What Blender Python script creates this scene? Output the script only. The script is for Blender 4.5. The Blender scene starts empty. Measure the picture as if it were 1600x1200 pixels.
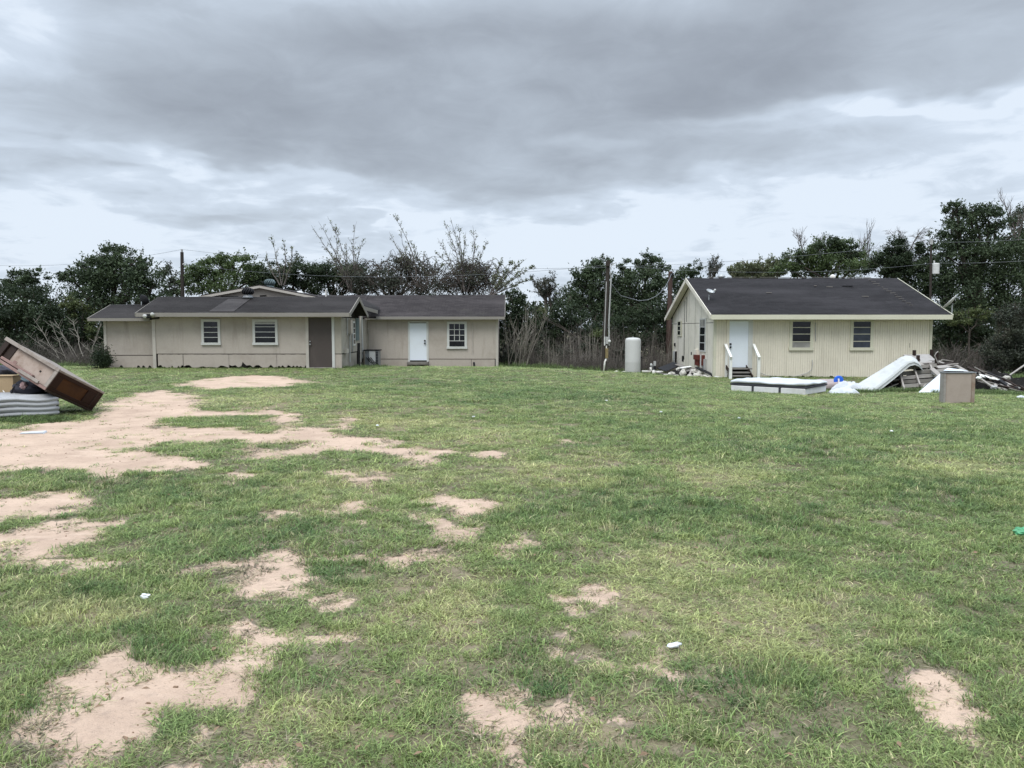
import bpy, math, random
import numpy as np
from mathutils import Vector, Matrix

random.seed(11)
rng = np.random.default_rng(11)
scene = bpy.context.scene
COL = scene.collection
R = math.radians

# ------------------------------------------------------------------ camera
EYE = 1.7
F = 1180.0
PITCH = math.atan(85.0 / F)
cd = bpy.data.cameras.new("camera")
cam = bpy.data.objects.new("camera", cd)
COL.objects.link(cam)
cam.location = (0, 0, EYE)
cam.rotation_euler = (math.pi / 2 - PITCH, 0, 0)
cd.sensor_width = 36.0
cd.lens = 36.0 * F / 1600.0
cd.clip_start = 0.05
cd.clip_end = 3000.0
scene.camera = cam

# ------------------------------------------------------------------ view
scene.view_settings.view_transform = 'Standard'
scene.view_settings.look = 'None'
scene.view_settings.exposure = 0.55
scene.view_settings.gamma = 1.0
scene.view_settings.use_curve_mapping = False

# ------------------------------------------------------------------ world: overcast sky
SUN_EL, SUN_AZ = R(58), R(200)      # high and behind the camera, hidden by cloud
world = bpy.data.worlds.new("World")
scene.world = world
world.use_nodes = True
wn, wl = world.node_tree.nodes, world.node_tree.links
wn.clear()


def wmath(op, a, b=None, c=None, clamp=False):
    n = wn.new('ShaderNodeMath')
    n.operation = op
    n.use_clamp = clamp
    for i, v in enumerate((a, b, c)):
        if v is None:
            continue
        if isinstance(v, (int, float)):
            n.inputs[i].default_value = v
        else:
            wl.new(v, n.inputs[i])
    return n.outputs[0]


def build_sky():
    out = wn.new('ShaderNodeOutputWorld')
    bg = wn.new('ShaderNodeBackground')
    bg.inputs['Strength'].default_value = 0.1
    sky = wn.new('ShaderNodeTexSky')
    sky.sky_type = 'NISHITA'
    sky.sun_disc = False
    sky.sun_elevation = SUN_EL
    sky.sun_rotation = SUN_AZ
    sky.air_density = 1.0
    sky.dust_density = 2.5
    tc = wn.new('ShaderNodeTexCoord')
    sep = wn.new('ShaderNodeSeparateXYZ')
    wl.new(tc.outputs['Generated'], sep.inputs[0])
    X, Y, Z = sep.outputs
    az = wmath('ARCTAN2', X, Y)
    el = wmath('ARCSINE', Z)
    # the cloud deck as a plane overhead: features flatten toward the horizon
    den = wmath('ADD', wmath('MAXIMUM', Z, 0.0), 0.16)
    comb = wn.new('ShaderNodeCombineXYZ')
    wl.new(wmath('DIVIDE', X, den), comb.inputs[0])
    wl.new(wmath('DIVIDE', Y, den), comb.inputs[1])

    def noise(scale, detail, rough, off, dist=0.0):
        n = wn.new('ShaderNodeTexNoise')
        m = wn.new('ShaderNodeMapping')
        m.inputs['Location'].default_value = off
        wl.new(comb.outputs[0], m.inputs[0])
        wl.new(m.outputs[0], n.inputs['Vector'])
        n.inputs['Scale'].default_value = scale
        n.inputs['Detail'].default_value = detail
        n.inputs['Roughness'].default_value = rough
        n.inputs['Distortion'].default_value = dist
        return n.outputs['Fac']
    n_big = noise(0.75, 5, 0.5, (3.1, 1.7, 0), 0.3)
    n_mid = noise(1.9, 6, 0.55, (7.3, 2.2, 0), 0.4)
    n_wx = noise(0.9, 4, 0.5, (1.3, 9.1, 0))
    n_wy = noise(1.3, 4, 0.55, (11.3, 4.1, 0))
    azw = wmath('ADD', az, wmath('MULTIPLY', wmath('SUBTRACT', n_wx, 0.5), 0.55))
    elw = wmath('ADD', el, wmath('MULTIPLY', wmath('SUBTRACT', n_wy, 0.5), 0.16))

    def blob(px, py, rx, ry, k):
        a0 = math.atan((px - 800) / F)
        e0 = math.atan((600 - py) / F) - PITCH
        dx = wmath('DIVIDE', wmath('SUBTRACT', azw, a0), rx / F)
        dy = wmath('DIVIDE', wmath('SUBTRACT', elw, e0), ry / F)
        q = wmath('ADD', wmath('MULTIPLY', dx, dx), wmath('MULTIPLY', dy, dy))
        q = wmath('MULTIPLY', q, q)
        e = wmath('POWER', 2.71828, wmath('MULTIPLY', q, -1.0))
        return wmath('MULTIPLY', e, k)
    # darker cloud masses
    dark = None
    for b in SKY_BLOBS:
        e = blob(*b)
        dark = e if dark is None else wmath('ADD', dark, e)
    # above the view the deck simply carries on
    mr = wn.new('ShaderNodeMapRange')
    mr.interpolation_type = 'SMOOTHSTEP'
    wl.new(el, mr.inputs[0])
    mr.inputs[1].default_value = R(20)
    mr.inputs[2].default_value = R(38)
    mr.inputs[3].default_value = 0.0
    mr.inputs[4].default_value = 0.22
    dark = wmath('ADD', dark, mr.outputs[0])
    # behind and beside the camera the same deck of mixed cloud
    mr2 = wn.new('ShaderNodeMapRange')
    mr2.interpolation_type = 'SMOOTHSTEP'
    wl.new(wmath('ABSOLUTE', az), mr2.inputs[0])
    mr2.inputs[1].default_value = R(38)
    mr2.inputs[2].default_value = R(70)
    mr2.inputs[3].default_value = 0.0
    mr2.inputs[4].default_value = 0.2
    dark = wmath('ADD', dark, mr2.outputs[0])
    v = wmath('ADD', dark, wmath('MULTIPLY', wmath('SUBTRACT', n_big, 0.5), 0.75))
    v = wmath('ADD', v, wmath('MULTIPLY', wmath('SUBTRACT', n_mid, 0.5), 0.8))
    v = wmath('ADD', v, wmath('MULTIPLY', wmath('SUBTRACT', noise(4.6, 7, 0.62, (2.2, 5.5, 0), 0.6), 0.5), 0.58))
    v = wmath('MULTIPLY', v, 0.78)
    ramp = wn.new('ShaderNodeValToRGB')
    wl.new(v, ramp.inputs[0])
    cr = ramp.color_ramp
    cr.interpolation = 'B_SPLINE'
    cr.elements[0].position = 0.0
    cr.elements[0].color = SKY_WHITE
    cr.elements[1].position = 0.95
    cr.elements[1].color = SKY_DARK
    e = cr.elements.new(0.10)
    e.color = SKY_LIGHT
    e = cr.elements.new(0.40)
    e.color = SKY_MID
    # an overcast deck is brighter overhead than at the horizon
    mr3 = wn.new('ShaderNodeMapRange')
    mr3.interpolation_type = 'SMOOTHSTEP'
    wl.new(el, mr3.inputs[0])
    mr3.inputs[1].default_value = R(20)
    mr3.inputs[2].default_value = R(75)
    mr3.inputs[3].default_value = 1.0
    mr3.inputs[4].default_value = SKY_ZENITH
    sc = wn.new('ShaderNodeVectorMath')
    sc.operation = 'SCALE'
    wl.new(ramp.outputs[0], sc.inputs[0])
    wl.new(wmath('MULTIPLY', mr3.outputs[0], 10.0), sc.inputs['Scale'])
    mix = wn.new('ShaderNodeMix')
    mix.data_type = 'RGBA'
    mix.inputs['Factor'].default_value = 0.93
    wl.new(sky.outputs[0], mix.inputs['A'])
    wl.new(sc.outputs[0], mix.inputs['B'])
    wl.new(mix.outputs['Result'], bg.inputs['Color'])
    wl.new(bg.outputs[0], out.inputs[0])


SKY_WHITE = (0.565, 0.625, 0.70, 1)
SKY_LIGHT = (0.46, 0.525, 0.61, 1)
SKY_MID = (0.355, 0.40, 0.455, 1)
SKY_DARK = (0.198, 0.218, 0.252, 1)
SKY_ZENITH = 4.2
SKY_BLOBS = [
    (720, 170, 560, 125, 0.78),
    (1350, 120, 420, 85, 0.55),
    (330, 215, 330, 70, 0.30),
    (860, 285, 190, 40, 0.30),
    (1250, 262, 330, 26, 0.30),
    (40, 305, 120, 32, 0.40),
    (380, 345, 130, 16, 0.28),
    (260, 60, 260, 60, 0.20),
    (900, 10, 620, 60, 0.42),
    (60, 100, 120, 55, -0.16),
    (1400, 203, 300, 15, -0.40),
    (925, 252, 55, 26, -0.30),
    (250, 290, 260, 14, -0.30),
    (560, 375, 160, 12, 0.22),
]
build_sky()

sd = bpy.data.lights.new("sun", 'SUN')
sun = bpy.data.objects.new("sun", sd)
COL.objects.link(sun)
sd.energy = 1.5
sd.angle = R(35)
sd.color = (1.0, 0.97, 0.92)
# the light comes from behind the camera, a little to the left
sun_dir = Vector((-math.sin(R(22)) * math.cos(SUN_EL), -math.cos(R(22)) * math.cos(SUN_EL), math.sin(SUN_EL)))
sun.rotation_euler = sun_dir.to_track_quat('Z', 'Y').to_euler()
sun.location = (0, 0, 30)


# ------------------------------------------------------------------ helpers: positions
def ray(px, py):
    u = (px - 800.0) / F
    v = -(py - 600.0) / F
    cp, sp = math.cos(PITCH), math.sin(PITCH)
    return Vector((u, cp + v * sp, v * cp - sp))


def P(px, py, Y):
    d = ray(px, py)
    t = Y / d.y
    return Vector((d.x * t, Y, EYE + d.z * t))


def PX(px, Y, py=515):
    return P(px, py, Y).x


def PZ(py, Y):
    return P(800, py, Y).z


def smooth(a, b, x):
    t = np.clip((np.asarray(x, dtype=float) - a) / (b - a), 0, 1)
    return t * t * (3 - 2 * t)


def _hash(ix, iy, seed):
    h = (ix.astype(np.int64) * 374761393 + iy.astype(np.int64) * 668265263 + seed * 1442695041) & 0xffffffff
    h = ((h ^ (h >> 13)) * 1274126177) & 0xffffffff
    h = (h ^ (h >> 16)) & 0xffffffff
    return h / 4294967295.0


def vnoise(x, y, seed=0):
    x = np.asarray(x, dtype=float)
    y = np.asarray(y, dtype=float)
    ix, iy = np.floor(x), np.floor(y)
    fx, fy = x - ix, y - iy
    fx = fx * fx * (3 - 2 * fx)
    fy = fy * fy * (3 - 2 * fy)
    a = _hash(ix, iy, seed)
    b = _hash(ix + 1, iy, seed)
    c = _hash(ix, iy + 1, seed)
    d = _hash(ix + 1, iy + 1, seed)
    return (a * (1 - fx) + b * fx) * (1 - fy) + (c * (1 - fx) + d * fx) * fy


def fbm(x, y, seed=0, oct=4):
    s, amp, tot = 0.0, 1.0, 0.0
    x = np.asarray(x, dtype=float)
    y = np.asarray(y, dtype=float)
    for o in range(oct):
        s = s + amp * vnoise(x * 2 ** o + 17.3 * o, y * 2 ** o - 9.1 * o, seed + o)
        tot += amp
        amp *= 0.5
    return s / tot


def gz(x, y):
    """height of the ground"""
    x = np.asarray(x, dtype=float)
    y = np.asarray(y, dtype=float)
    z = -0.43 * smooth(-2, 10, x) * smooth(6, 30, y) - 0.28 * smooth(33, 40.5, y)
    near = smooth(45, 20, y)
    z = z + (fbm(x * 0.35, y * 0.35, 5, 3) - 0.5) * 0.10 * near + (fbm(x * 2.2, y * 2.2, 9, 2) - 0.5) * 0.03 * smooth(25, 8, y)
    return z


def GP(px, py):
    """where the ray through a pixel meets the ground"""
    d = ray(px, py)
    lo, hi = 0.5, 300.0
    for _ in range(60):
        m = 0.5 * (lo + hi)
        p = Vector((0, 0, EYE)) + d * m
        if p.z > float(gz(p.x, p.y)):
            lo = m
        else:
            hi = m
    return Vector((0, 0, EYE)) + d * hi


def ground_at(x, y, dz=0.0):
    return Vector((x, y, float(gz(x, y)) + dz))


# ------------------------------------------------------------------ helpers: objects
def tag(o, label=None, cat=None, group=None, kind=None):
    if label:
        o['label'] = label
    if cat:
        o['category'] = cat
    if group:
        o['group'] = group
    if kind:
        o['kind'] = kind
    return o


def thing(name, label, cat, loc, group=None):
    o = bpy.data.objects.new(name, None)
    COL.objects.link(o)
    o.location = loc
    o.empty_display_size = 0.2
    return tag(o, label, cat, group)


def root_loc(o):
    v = Vector((0, 0, 0))
    while o is not None:
        v += o.location
        o = o.parent
    return v


class MB:
    def __init__(self):
        self.v, self.f = [], []

    def quad(self, a, b, c, d):
        n = len(self.v)
        self.v += [Vector(a), Vector(b), Vector(c), Vector(d)]
        self.f.append((n, n + 1, n + 2, n + 3))
        return self

    def poly(self, pts):
        n = len(self.v)
        self.v += [Vector(p) for p in pts]
        self.f.append(tuple(range(n, n + len(pts))))
        return self

    def box(self, c, s, M=None, jit=0.0):
        c = Vector(c)
        n = len(self.v)
        for sx in (-.5, .5):
            for sy in (-.5, .5):
                for sz in (-.5, .5):
                    p = Vector((sx * s[0], sy * s[1], sz * s[2]))
                    if jit:
                        p += Vector((random.uniform(-jit, jit), random.uniform(-jit, jit), random.uniform(-jit, jit)))
                    if M is not None:
                        p = M @ p
                    self.v.append(c + p)
        for q in ((0, 1, 3, 2), (4, 6, 7, 5), (0, 4, 5, 1), (2, 3, 7, 6), (0, 2, 6, 4), (1, 5, 7, 3)):
            self.f.append(tuple(n + i for i in q))
        return self

    def bx(self, x0, x1, y0, y1, z0, z1):
        return self.box(((x0 + x1) / 2, (y0 + y1) / 2, (z0 + z1) / 2), (x1 - x0, y1 - y0, z1 - z0))

    def corner_box(self, o, u, v, w):
        o, u, v, w = Vector(o), Vector(u), Vector(v), Vector(w)
        n = len(self.v)
        for a in (0, 1):
            for b in (0, 1):
                for c in (0, 1):
                    self.v.append(o + u * a + v * b + w * c)
        for q in ((0, 1, 3, 2), (4, 6, 7, 5), (0, 4, 5, 1), (2, 3, 7, 6), (0, 2, 6, 4), (1, 5, 7, 3)):
            self.f.append(tuple(n + i for i in q))
        return self

    def plank(self, p0, p1, w, t, roll=0.0, jit=0.0):
        p0, p1 = Vector(p0), Vector(p1)
        d = (p1 - p0)
        L = d.length
        x = d.normalized()
        up = Vector((0, 0, 1)) if abs(x.z) < 0.95 else Vector((0, 1, 0))
        y = up.cross(x).normalized()
        z = x.cross(y)
        M = Matrix((x, y, z)).transposed() @ Matrix.Rotation(roll, 3, 'X')
        return self.box((p0 + p1) / 2, (L, w, t), M, jit)

    def tube(self, pts, radii, n=6, cap=True):
        pts = [Vector(p) for p in pts]
        if not hasattr(radii, '__len__'):
            radii = [radii] * len(pts)
        base = len(self.v)
        prev = None
        for i, p in enumerate(pts):
            if i == 0:
                d = pts[1] - p
            elif i == len(pts) - 1:
                d = p - pts[i - 1]
            else:
                d = pts[i + 1] - pts[i - 1]
            d = d.normalized() if d.length > 1e-9 else Vector((0, 0, 1))
            if prev is None:
                a = d.cross(Vector((0, 0, 1)))
                if a.length < 0.05:
                    a = d.cross(Vector((1, 0, 0)))
            else:
                a = prev - d * prev.dot(d)
            a.normalize()
            prev = a
            b = d.cross(a)
            for k in range(n):
                t = 2 * math.pi * k / n
                self.v.append(p + (a * math.cos(t) + b * math.sin(t)) * radii[i])
        for i in range(len(pts) - 1):
            for k in range(n):
                k2 = (k + 1) % n
                self.f.append((base + i * n + k, base + i * n + k2, base + (i + 1) * n + k2, base + (i + 1) * n + k))
        if cap:
            self.f.append(tuple(base + k for k in reversed(range(n))))
            self.f.append(tuple(base + (len(pts) - 1) * n + k for k in range(n)))
        return self

    def lathe(self, c, prof, n=20, M=None):
        """profile of (r, z) turned round an axis through c"""
        c = Vector(c)
        base = len(self.v)
        for r, z in prof:
            for k in range(n):
                t = 2 * math.pi * k / n
                p = Vector((r * math.cos(t), r * math.sin(t), z))
                self.v.append(c + (M @ p if M is not None else p))
        for i in range(len(prof) - 1):
            for k in range(n):
                k2 = (k + 1) % n
                self.f.append((base + i * n + k, base + i * n + k2, base + (i + 1) * n + k2, base + (i + 1) * n + k))
        self.f.append(tuple(base + k for k in reversed(range(n))))
        self.f.append(tuple(base + (len(prof) - 1) * n + k for k in range(n)))
        return self

    def build(self, name, mat, parent=None, origin=None, smooth_shade=False, bevel=0.0):
        me = bpy.data.meshes.new(name)
        off = root_loc(parent) if parent is not None else (Vector(origin) if origin is not None else Vector((0, 0, 0)))
        me.from_pydata([tuple(v - off) for v in self.v], [], self.f)
        me.validate()
        me.update()
        if smooth_shade:
            me.polygons.foreach_set('use_smooth', [True] * len(me.polygons))
        me.materials.append(mat)
        o = bpy.data.objects.new(name, me)
        COL.objects.link(o)
        if parent is not None:
            o.parent = parent
        else:
            o.location = off
        if bevel:
            m = o.modifiers.new('bevel', 'BEVEL')
            m.width = bevel
            m.segments = 2
            m.limit_method = 'ANGLE'
        return o


# ------------------------------------------------------------------ helpers: materials
def new_mat(name):
    m = bpy.data.materials.new(name)
    m.use_nodes = True
    nt = m.node_tree
    b = nt.nodes['Principled BSDF']
    return m, nt, b


def node(nt, kind, **kw):
    n = nt.nodes.new(kind)
    for k, v in kw.items():
        setattr(n, k, v)
    return n


def mixc(nt, fac, a, b, mode='MIX'):
    n = nt.nodes.new('ShaderNodeMix')
    n.data_type = 'RGBA'
    n.blend_type = mode
    for key, val in (('Factor', fac), ('A', a), ('B', b)):
        if isinstance(val, (int, float)):
            n.inputs[key].default_value = val
        elif isinstance(val, tuple):
            n.inputs[key].default_value = val if len(val) == 4 else (*val, 1)
        else:
            nt.links.new(val, n.inputs[key])
    return n.outputs['Result']


def nz(nt, scale, detail=4, rough=0.6, stretch=(1, 1, 1), coord='Object', dist=0.0):
    tc = nt.nodes.new('ShaderNodeTexCoord')
    mp = nt.nodes.new('ShaderNodeMapping')
    mp.inputs['Scale'].default_value = stretch
    nt.links.new(tc.outputs[coord], mp.inputs[0])
    n = nt.nodes.new('ShaderNodeTexNoise')
    n.inputs['Scale'].default_value = scale
    n.inputs['Detail'].default_value = detail
    n.inputs['Roughness'].default_value = rough
    n.inputs['Distortion'].default_value = dist
    nt.links.new(mp.outputs[0], n.inputs['Vector'])
    return n.outputs['Fac']


def remap(nt, v, a, b, c=0.0, d=1.0):
    n = nt.nodes.new('ShaderNodeMapRange')
    n.interpolation_type = 'SMOOTHSTEP'
    nt.links.new(v, n.inputs[0])
    for i, k in enumerate((a, b, c, d)):
        n.inputs[i + 1].default_value = k
    return n.outputs[0]


def bump(nt, b, h, strength=0.3, dist=0.01):
    n = nt.nodes.new('ShaderNodeBump')
    n.inputs['Strength'].default_value = strength
    n.inputs['Distance'].default_value = dist
    nt.links.new(h, n.inputs['Height'])
    nt.links.new(n.outputs[0], b.inputs['Normal'])


def weathered(name, base, dirt, rough=0.75, amount=0.5, scale=1.5, stretch=(1, 1, 1), fine=30, metal=0.0, streak=None, bumpy=0.15):
    """paint, wood, cloth or metal with blotches, fine grain and optional vertical streaks of grime"""
    m, nt, b = new_mat(name)
    big = remap(nt, nz(nt, scale, 6, 0.62, stretch), 0.42, 0.78, 0.0, amount)
    c = mixc(nt, big, base, dirt)
    fn = nz(nt, fine, 3, 0.6, stretch)
    c = mixc(nt, remap(nt, fn, 0.3, 0.7, 0.0, 0.22), c, tuple(x * 0.72 for x in base[:3]))
    if streak:
        s = remap(nt, nz(nt, 2.6, 5, 0.65, (1, 1, 0.12)), 0.52, 0.78, 0.0, streak)
        c = mixc(nt, s, c, dirt)
    nt.links.new(c, b.inputs['Base Color'])
    b.inputs['Roughness'].default_value = rough
    b.inputs['Metallic'].default_value = metal
    if rough > 0.6:
        b.inputs['Specular IOR Level'].default_value = 0.25
    if bumpy:
        bump(nt, b, fn, bumpy, 0.01)
    return m


def leaf_mat(name, dark, light, dry=None, trans=0.25):
    m, nt, b = new_mat(name)
    f1 = remap(nt, nz(nt, 0.9, 3, 0.6, coord='Object'), 0.35, 0.68)
    f2 = remap(nt, nz(nt, 9.0, 2, 0.6, coord='Object'), 0.35, 0.7)
    c = mixc(nt, f1, dark, light)
    c = mixc(nt, remap(nt, nz(nt, 14.0, 2, 0.6), 0.4, 0.75, 0, 0.55), c, tuple(x * 1.7 for x in light))
    if dry:
        c = mixc(nt, remap(nt, nz(nt, 1.7, 3, 0.6), 0.55, 0.7, 0, 0.7), c, dry)
    nt.links.new(c, b.inputs['Base Color'])
    b.inputs['Roughness'].default_value = 0.62
    b.inputs['Specular IOR Level'].default_value = 0.3
    tr = nt.nodes.new('ShaderNodeBsdfTranslucent')
    nt.links.new(c, tr.inputs['Color'])
    mx = nt.nodes.new('ShaderNodeMixShader')
    mx.inputs[0].default_value = trans
    nt.links.new(b.outputs[0], mx.inputs[1])
    nt.links.new(tr.outputs[0], mx.inputs[2])
    nt.links.new(mx.outputs[0], nt.nodes['Material Output'].inputs[0])
    return m


def shingle_mat(name, dark, light, moss=None):
    m, nt, b = new_mat(name)
    tc = nt.nodes.new('ShaderNodeTexCoord')
    br = nt.nodes.new('ShaderNodeTexBrick')
    nt.links.new(tc.outputs['Object'], br.inputs['Vector'])
    br.inputs['Color1'].default_value = (*dark, 1)
    br.inputs['Color2'].default_value = (*light, 1)
    br.inputs['Mortar'].default_value = (*[x * 0.5 for x in dark], 1)
    br.inputs['Scale'].default_value = 1.0
    br.inputs['Brick Width'].default_value = 0.33
    br.inputs['Row Height'].default_value = 0.14
    br.inputs['Mortar Size'].default_value = 0.006
    c = br.outputs['Color']
    c = mixc(nt, remap(nt, nz(nt, 0.5, 5, 0.6, (0.35, 1.4, 1)), 0.44, 0.72, 0, 0.9), c, tuple(x * 1.6 for x in light))
    c = mixc(nt, remap(nt, nz(nt, 40, 2, 0.7), 0.3, 0.75, 0, 0.35), c, tuple(x * 0.5 for x in dark))
    c = mixc(nt, remap(nt, nz(nt, 1.1, 4, 0.65, (1, .3, 1)), 0.6, 0.8, 0, 0.5), c, tuple(x * 0.55 for x in dark))
    if moss:
        c = mixc(nt, remap(nt, nz(nt, 0.8, 5, 0.7), 0.55, 0.75, 0, 0.4), c, moss)
    nt.links.new(c, b.inputs['Base Color'])
    b.inputs['Roughness'].default_value = 0.9
    b.inputs['Specular IOR Level'].default_value = 0.2
    bump(nt, b, nz(nt, 60, 2, 0.7), 0.4, 0.01)
    return m


def glass_mat(name, col, rough=0.08):
    m, nt, b = new_mat(name)
    c = mixc(nt, remap(nt, nz(nt, 2.2, 3, 0.6), 0.35, 0.7), col, tuple(x * 1.8 + 0.004 for x in col))
    nt.links.new(c, b.inputs['Base Color'])
    b.inputs['Roughness'].default_value = rough
    b.inputs['Specular IOR Level'].default_value = 0.35
    return m


M = {}
M['beige'] = weathered('beige_paint', (0.445, 0.395, 0.345), (0.26, 0.225, 0.185), 0.85, 0.6, 0.7, streak=0.75, fine=14)
M['beige_dirty_shaded'] = weathered('stained_shaded_beige_paint', (0.36, 0.33, 0.28), (0.10, 0.09, 0.075), 0.88, 0.75, 1.0, streak=0.8, fine=14)
M['beige_low'] = weathered('skirting_paint', (0.43, 0.38, 0.33), (0.30, 0.25, 0.21), 0.88, 0.6, 1.2, streak=0.3, fine=10)
M['beige_trim'] = weathered('beige_trim', (0.47, 0.435, 0.385), (0.28, 0.25, 0.21), 0.8, 0.5, 1.6, (0.4, 1, 1))
M['fascia'] = weathered('fascia_paint', (0.25, 0.232, 0.207), (0.19, 0.17, 0.145), 0.8, 0.6, 1.3, (0.5, 1, 1))
M['white_trim'] = weathered('white_trim', (0.56, 0.565, 0.54), (0.42, 0.40, 0.35), 0.7, 0.45, 2.0)
M['white_door'] = weathered('white_door_paint', (0.72, 0.77, 0.82), (0.62, 0.64, 0.64), 0.55, 0.4, 1.2, bumpy=0.05)
M['brown_door'] = weathered('brown_door_paint', (0.062, 0.048, 0.042), (0.095, 0.075, 0.065), 0.6, 0.7, 1.5, (1, 1, 0.4), streak=0.3)
M['cream'] = weathered('cream_paint', (0.73, 0.675, 0.56), (0.51, 0.465, 0.375), 0.8, 0.5, 0.8, streak=0.45, fine=12)
M['cream_side'] = weathered('cream_side_paint', (0.75, 0.705, 0.61), (0.40, 0.37, 0.28), 0.8, 0.45, 1.0, streak=0.5, fine=12)
M['cream_trim'] = weathered('cream_trim', (0.58, 0.565, 0.45), (0.42, 0.40, 0.31), 0.75, 0.45, 1.5, (0.5, 1, 1))
M['white_wood'] = weathered('white_painted_wood', (0.76, 0.76, 0.72), (0.5, 0.48, 0.42), 0.65, 0.4, 3)
M['grey_wood'] = weathered('weathered_wood', (0.21, 0.195, 0.175), (0.08, 0.07, 0.06), 0.9, 0.7, 4, (0.5, 1, 1), streak=0.3)
M['pale_wood'] = weathered('pale_wood', (0.34, 0.315, 0.29), (0.15, 0.125, 0.105), 0.88, 0.6, 4)
M['dark_wood'] = weathered('dark_wood', (0.026, 0.016, 0.012), (0.055, 0.033, 0.022), 0.7, 0.7, 3)
M['black'] = weathered('black_plastic', (0.012, 0.012, 0.014), (0.035, 0.034, 0.034), 0.7, 0.5, 4)
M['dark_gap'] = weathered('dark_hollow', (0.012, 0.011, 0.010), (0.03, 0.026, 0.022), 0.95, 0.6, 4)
M['shingle'] = shingle_mat('grey_brown_shingles', (0.019, 0.0165, 0.0165), (0.030, 0.027, 0.0265))
M['shingle_patch'] = shingle_mat('pale_shingles', (0.040, 0.036, 0.036), (0.055, 0.050, 0.049))
M['shingle_back'] = shingle_mat('worn_brown_shingles', (0.031, 0.026, 0.027), (0.051, 0.044, 0.044), (0.065, 0.063, 0.05))
M['shingle_dark'] = shingle_mat('charcoal_shingles', (0.0165, 0.015, 0.0165), (0.028, 0.026, 0.028))
M['tin'] = weathered('dull_tin', (0.42, 0.44, 0.45), (0.25, 0.24, 0.22), 0.5, 0.5, 3, metal=0.3)
M['pale_tin'] = weathered('pale_tin_strip', (0.62, 0.62, 0.59), (0.35, 0.33, 0.3), 0.6, 0.6, 3)
M['grey_metal'] = weathered('grey_metal', (0.25, 0.26, 0.27), (0.12, 0.11, 0.10), 0.5, 0.5, 5, metal=0.4)
M['teal_metal'] = weathered('green_grey_metal', (0.10, 0.145, 0.15), (0.05, 0.06, 0.06), 0.5, 0.5, 5)
M['dish'] = weathered('dish_grey_white', (0.62, 0.62, 0.60), (0.4, 0.38, 0.34), 0.5, 0.4, 4, bumpy=0)
M['pole'] = weathered('pole_wood', (0.048, 0.040, 0.035), (0.025, 0.02, 0.018), 0.9, 0.7, 2, (3, 3, 0.2))
M['red_pole'] = weathered('reddish_pole_wood', (0.085, 0.055, 0.046), (0.04, 0.027, 0.024), 0.9, 0.6, 2, (3, 3, 0.2))
M['conduit'] = weathered('grey_conduit', (0.40, 0.40, 0.39), (0.22, 0.21, 0.2), 0.6, 0.4, 5)
M['ochre_box'] = weathered('ochre_box_paint', (0.23, 0.18, 0.09), (0.12, 0.09, 0.05), 0.7, 0.5, 5)
M['pvc'] = weathered('white_pvc', (0.72, 0.70, 0.66), (0.42, 0.38, 0.32), 0.5, 0.4, 6, bumpy=0)
M['tank'] = weathered('tank_paint', (0.50, 0.50, 0.48), (0.42, 0.41, 0.385), 0.6, 0.6, 1.6, streak=0.35, fine=25)
M['wire'] = weathered('wire', (0.15, 0.16, 0.17), (0.2, 0.21, 0.22), 0.6, 0.5, 1, bumpy=0)
M['pane_dark'] = glass_mat('dark_pane', (0.006, 0.007, 0.010))
M['pane_blue'] = glass_mat('bluish_pane', (0.026, 0.032, 0.044), 0.15)
M['pane_grey'] = glass_mat('pale_pane', (0.22, 0.215, 0.20), 0.3)
M['rust'] = weathered('rust_red', (0.14, 0.032, 0.022), (0.07, 0.02, 0.015), 0.8, 0.6, 6)
M['stone'] = weathered('pale_rubble', (0.52, 0.50, 0.45), (0.30, 0.28, 0.24), 0.9, 0.6, 5, bumpy=0.5)
M['block'] = weathered('pale_block', (0.52, 0.47, 0.42), (0.32, 0.28, 0.24), 0.9, 0.5, 5, bumpy=0.4)
M['mattress_grey'] = weathered('grey_ticking', (0.38, 0.385, 0.395), (0.22, 0.21, 0.195), 0.9, 0.8, 2.4, (1, 1, 2.2), fine=40)
M['mattress_white'] = weathered('white_ticking', (0.50, 0.515, 0.51), (0.36, 0.345, 0.31), 0.9, 0.75, 1.8, fine=30)
M['bed_side'] = weathered('white_bed_cloth', (0.66, 0.665, 0.665), (0.42, 0.40, 0.37), 0.9, 0.55, 2.5, fine=30)
M['mattress_side'] = weathered('mattress_side_cloth', (0.42, 0.435, 0.42), (0.28, 0.28, 0.26), 0.9, 0.6, 3, fine=40)
M['dark_cloth'] = weathered('charcoal_cloth', (0.055, 0.055, 0.065), (0.03, 0.03, 0.035), 0.9, 0.5, 4)
M['pink_cloth'] = weathered('dull_pink_cloth', (0.36, 0.30, 0.29), (0.24, 0.20, 0.19), 0.9, 0.6, 3)
M['sheet'] = weathered('white_sheet', (0.52, 0.545, 0.575), (0.40, 0.40, 0.40), 0.85, 0.6, 4)
M['red_cloth'] = weathered('red_cloth', (0.42, 0.03, 0.05), (0.25, 0.02, 0.03), 0.85, 0.5, 6)
M['blue'] = weathered('bright_blue_plastic', (0.012, 0.12, 0.62), (0.01, 0.09, 0.45), 0.4, 0.4, 5, bumpy=0)
M['white_panel'] = weathered('white_panel', (0.66, 0.71, 0.78), (0.5, 0.52, 0.55), 0.6, 0.4, 2, bumpy=0)
M['tan_panel'] = weathered('pinkish_tan_board', (0.37, 0.31, 0.265), (0.26, 0.21, 0.17), 0.8, 0.6, 2.5)
M['rusty_edge'] = weathered('rusty_edge', (0.30, 0.245, 0.20), (0.17, 0.08, 0.045), 0.7, 0.9, 5)
M['cabinet_side'] = weathered('cabinet_side_grey', (0.30, 0.28, 0.26), (0.16, 0.12, 0.09), 0.6, 0.7, 5)
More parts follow.
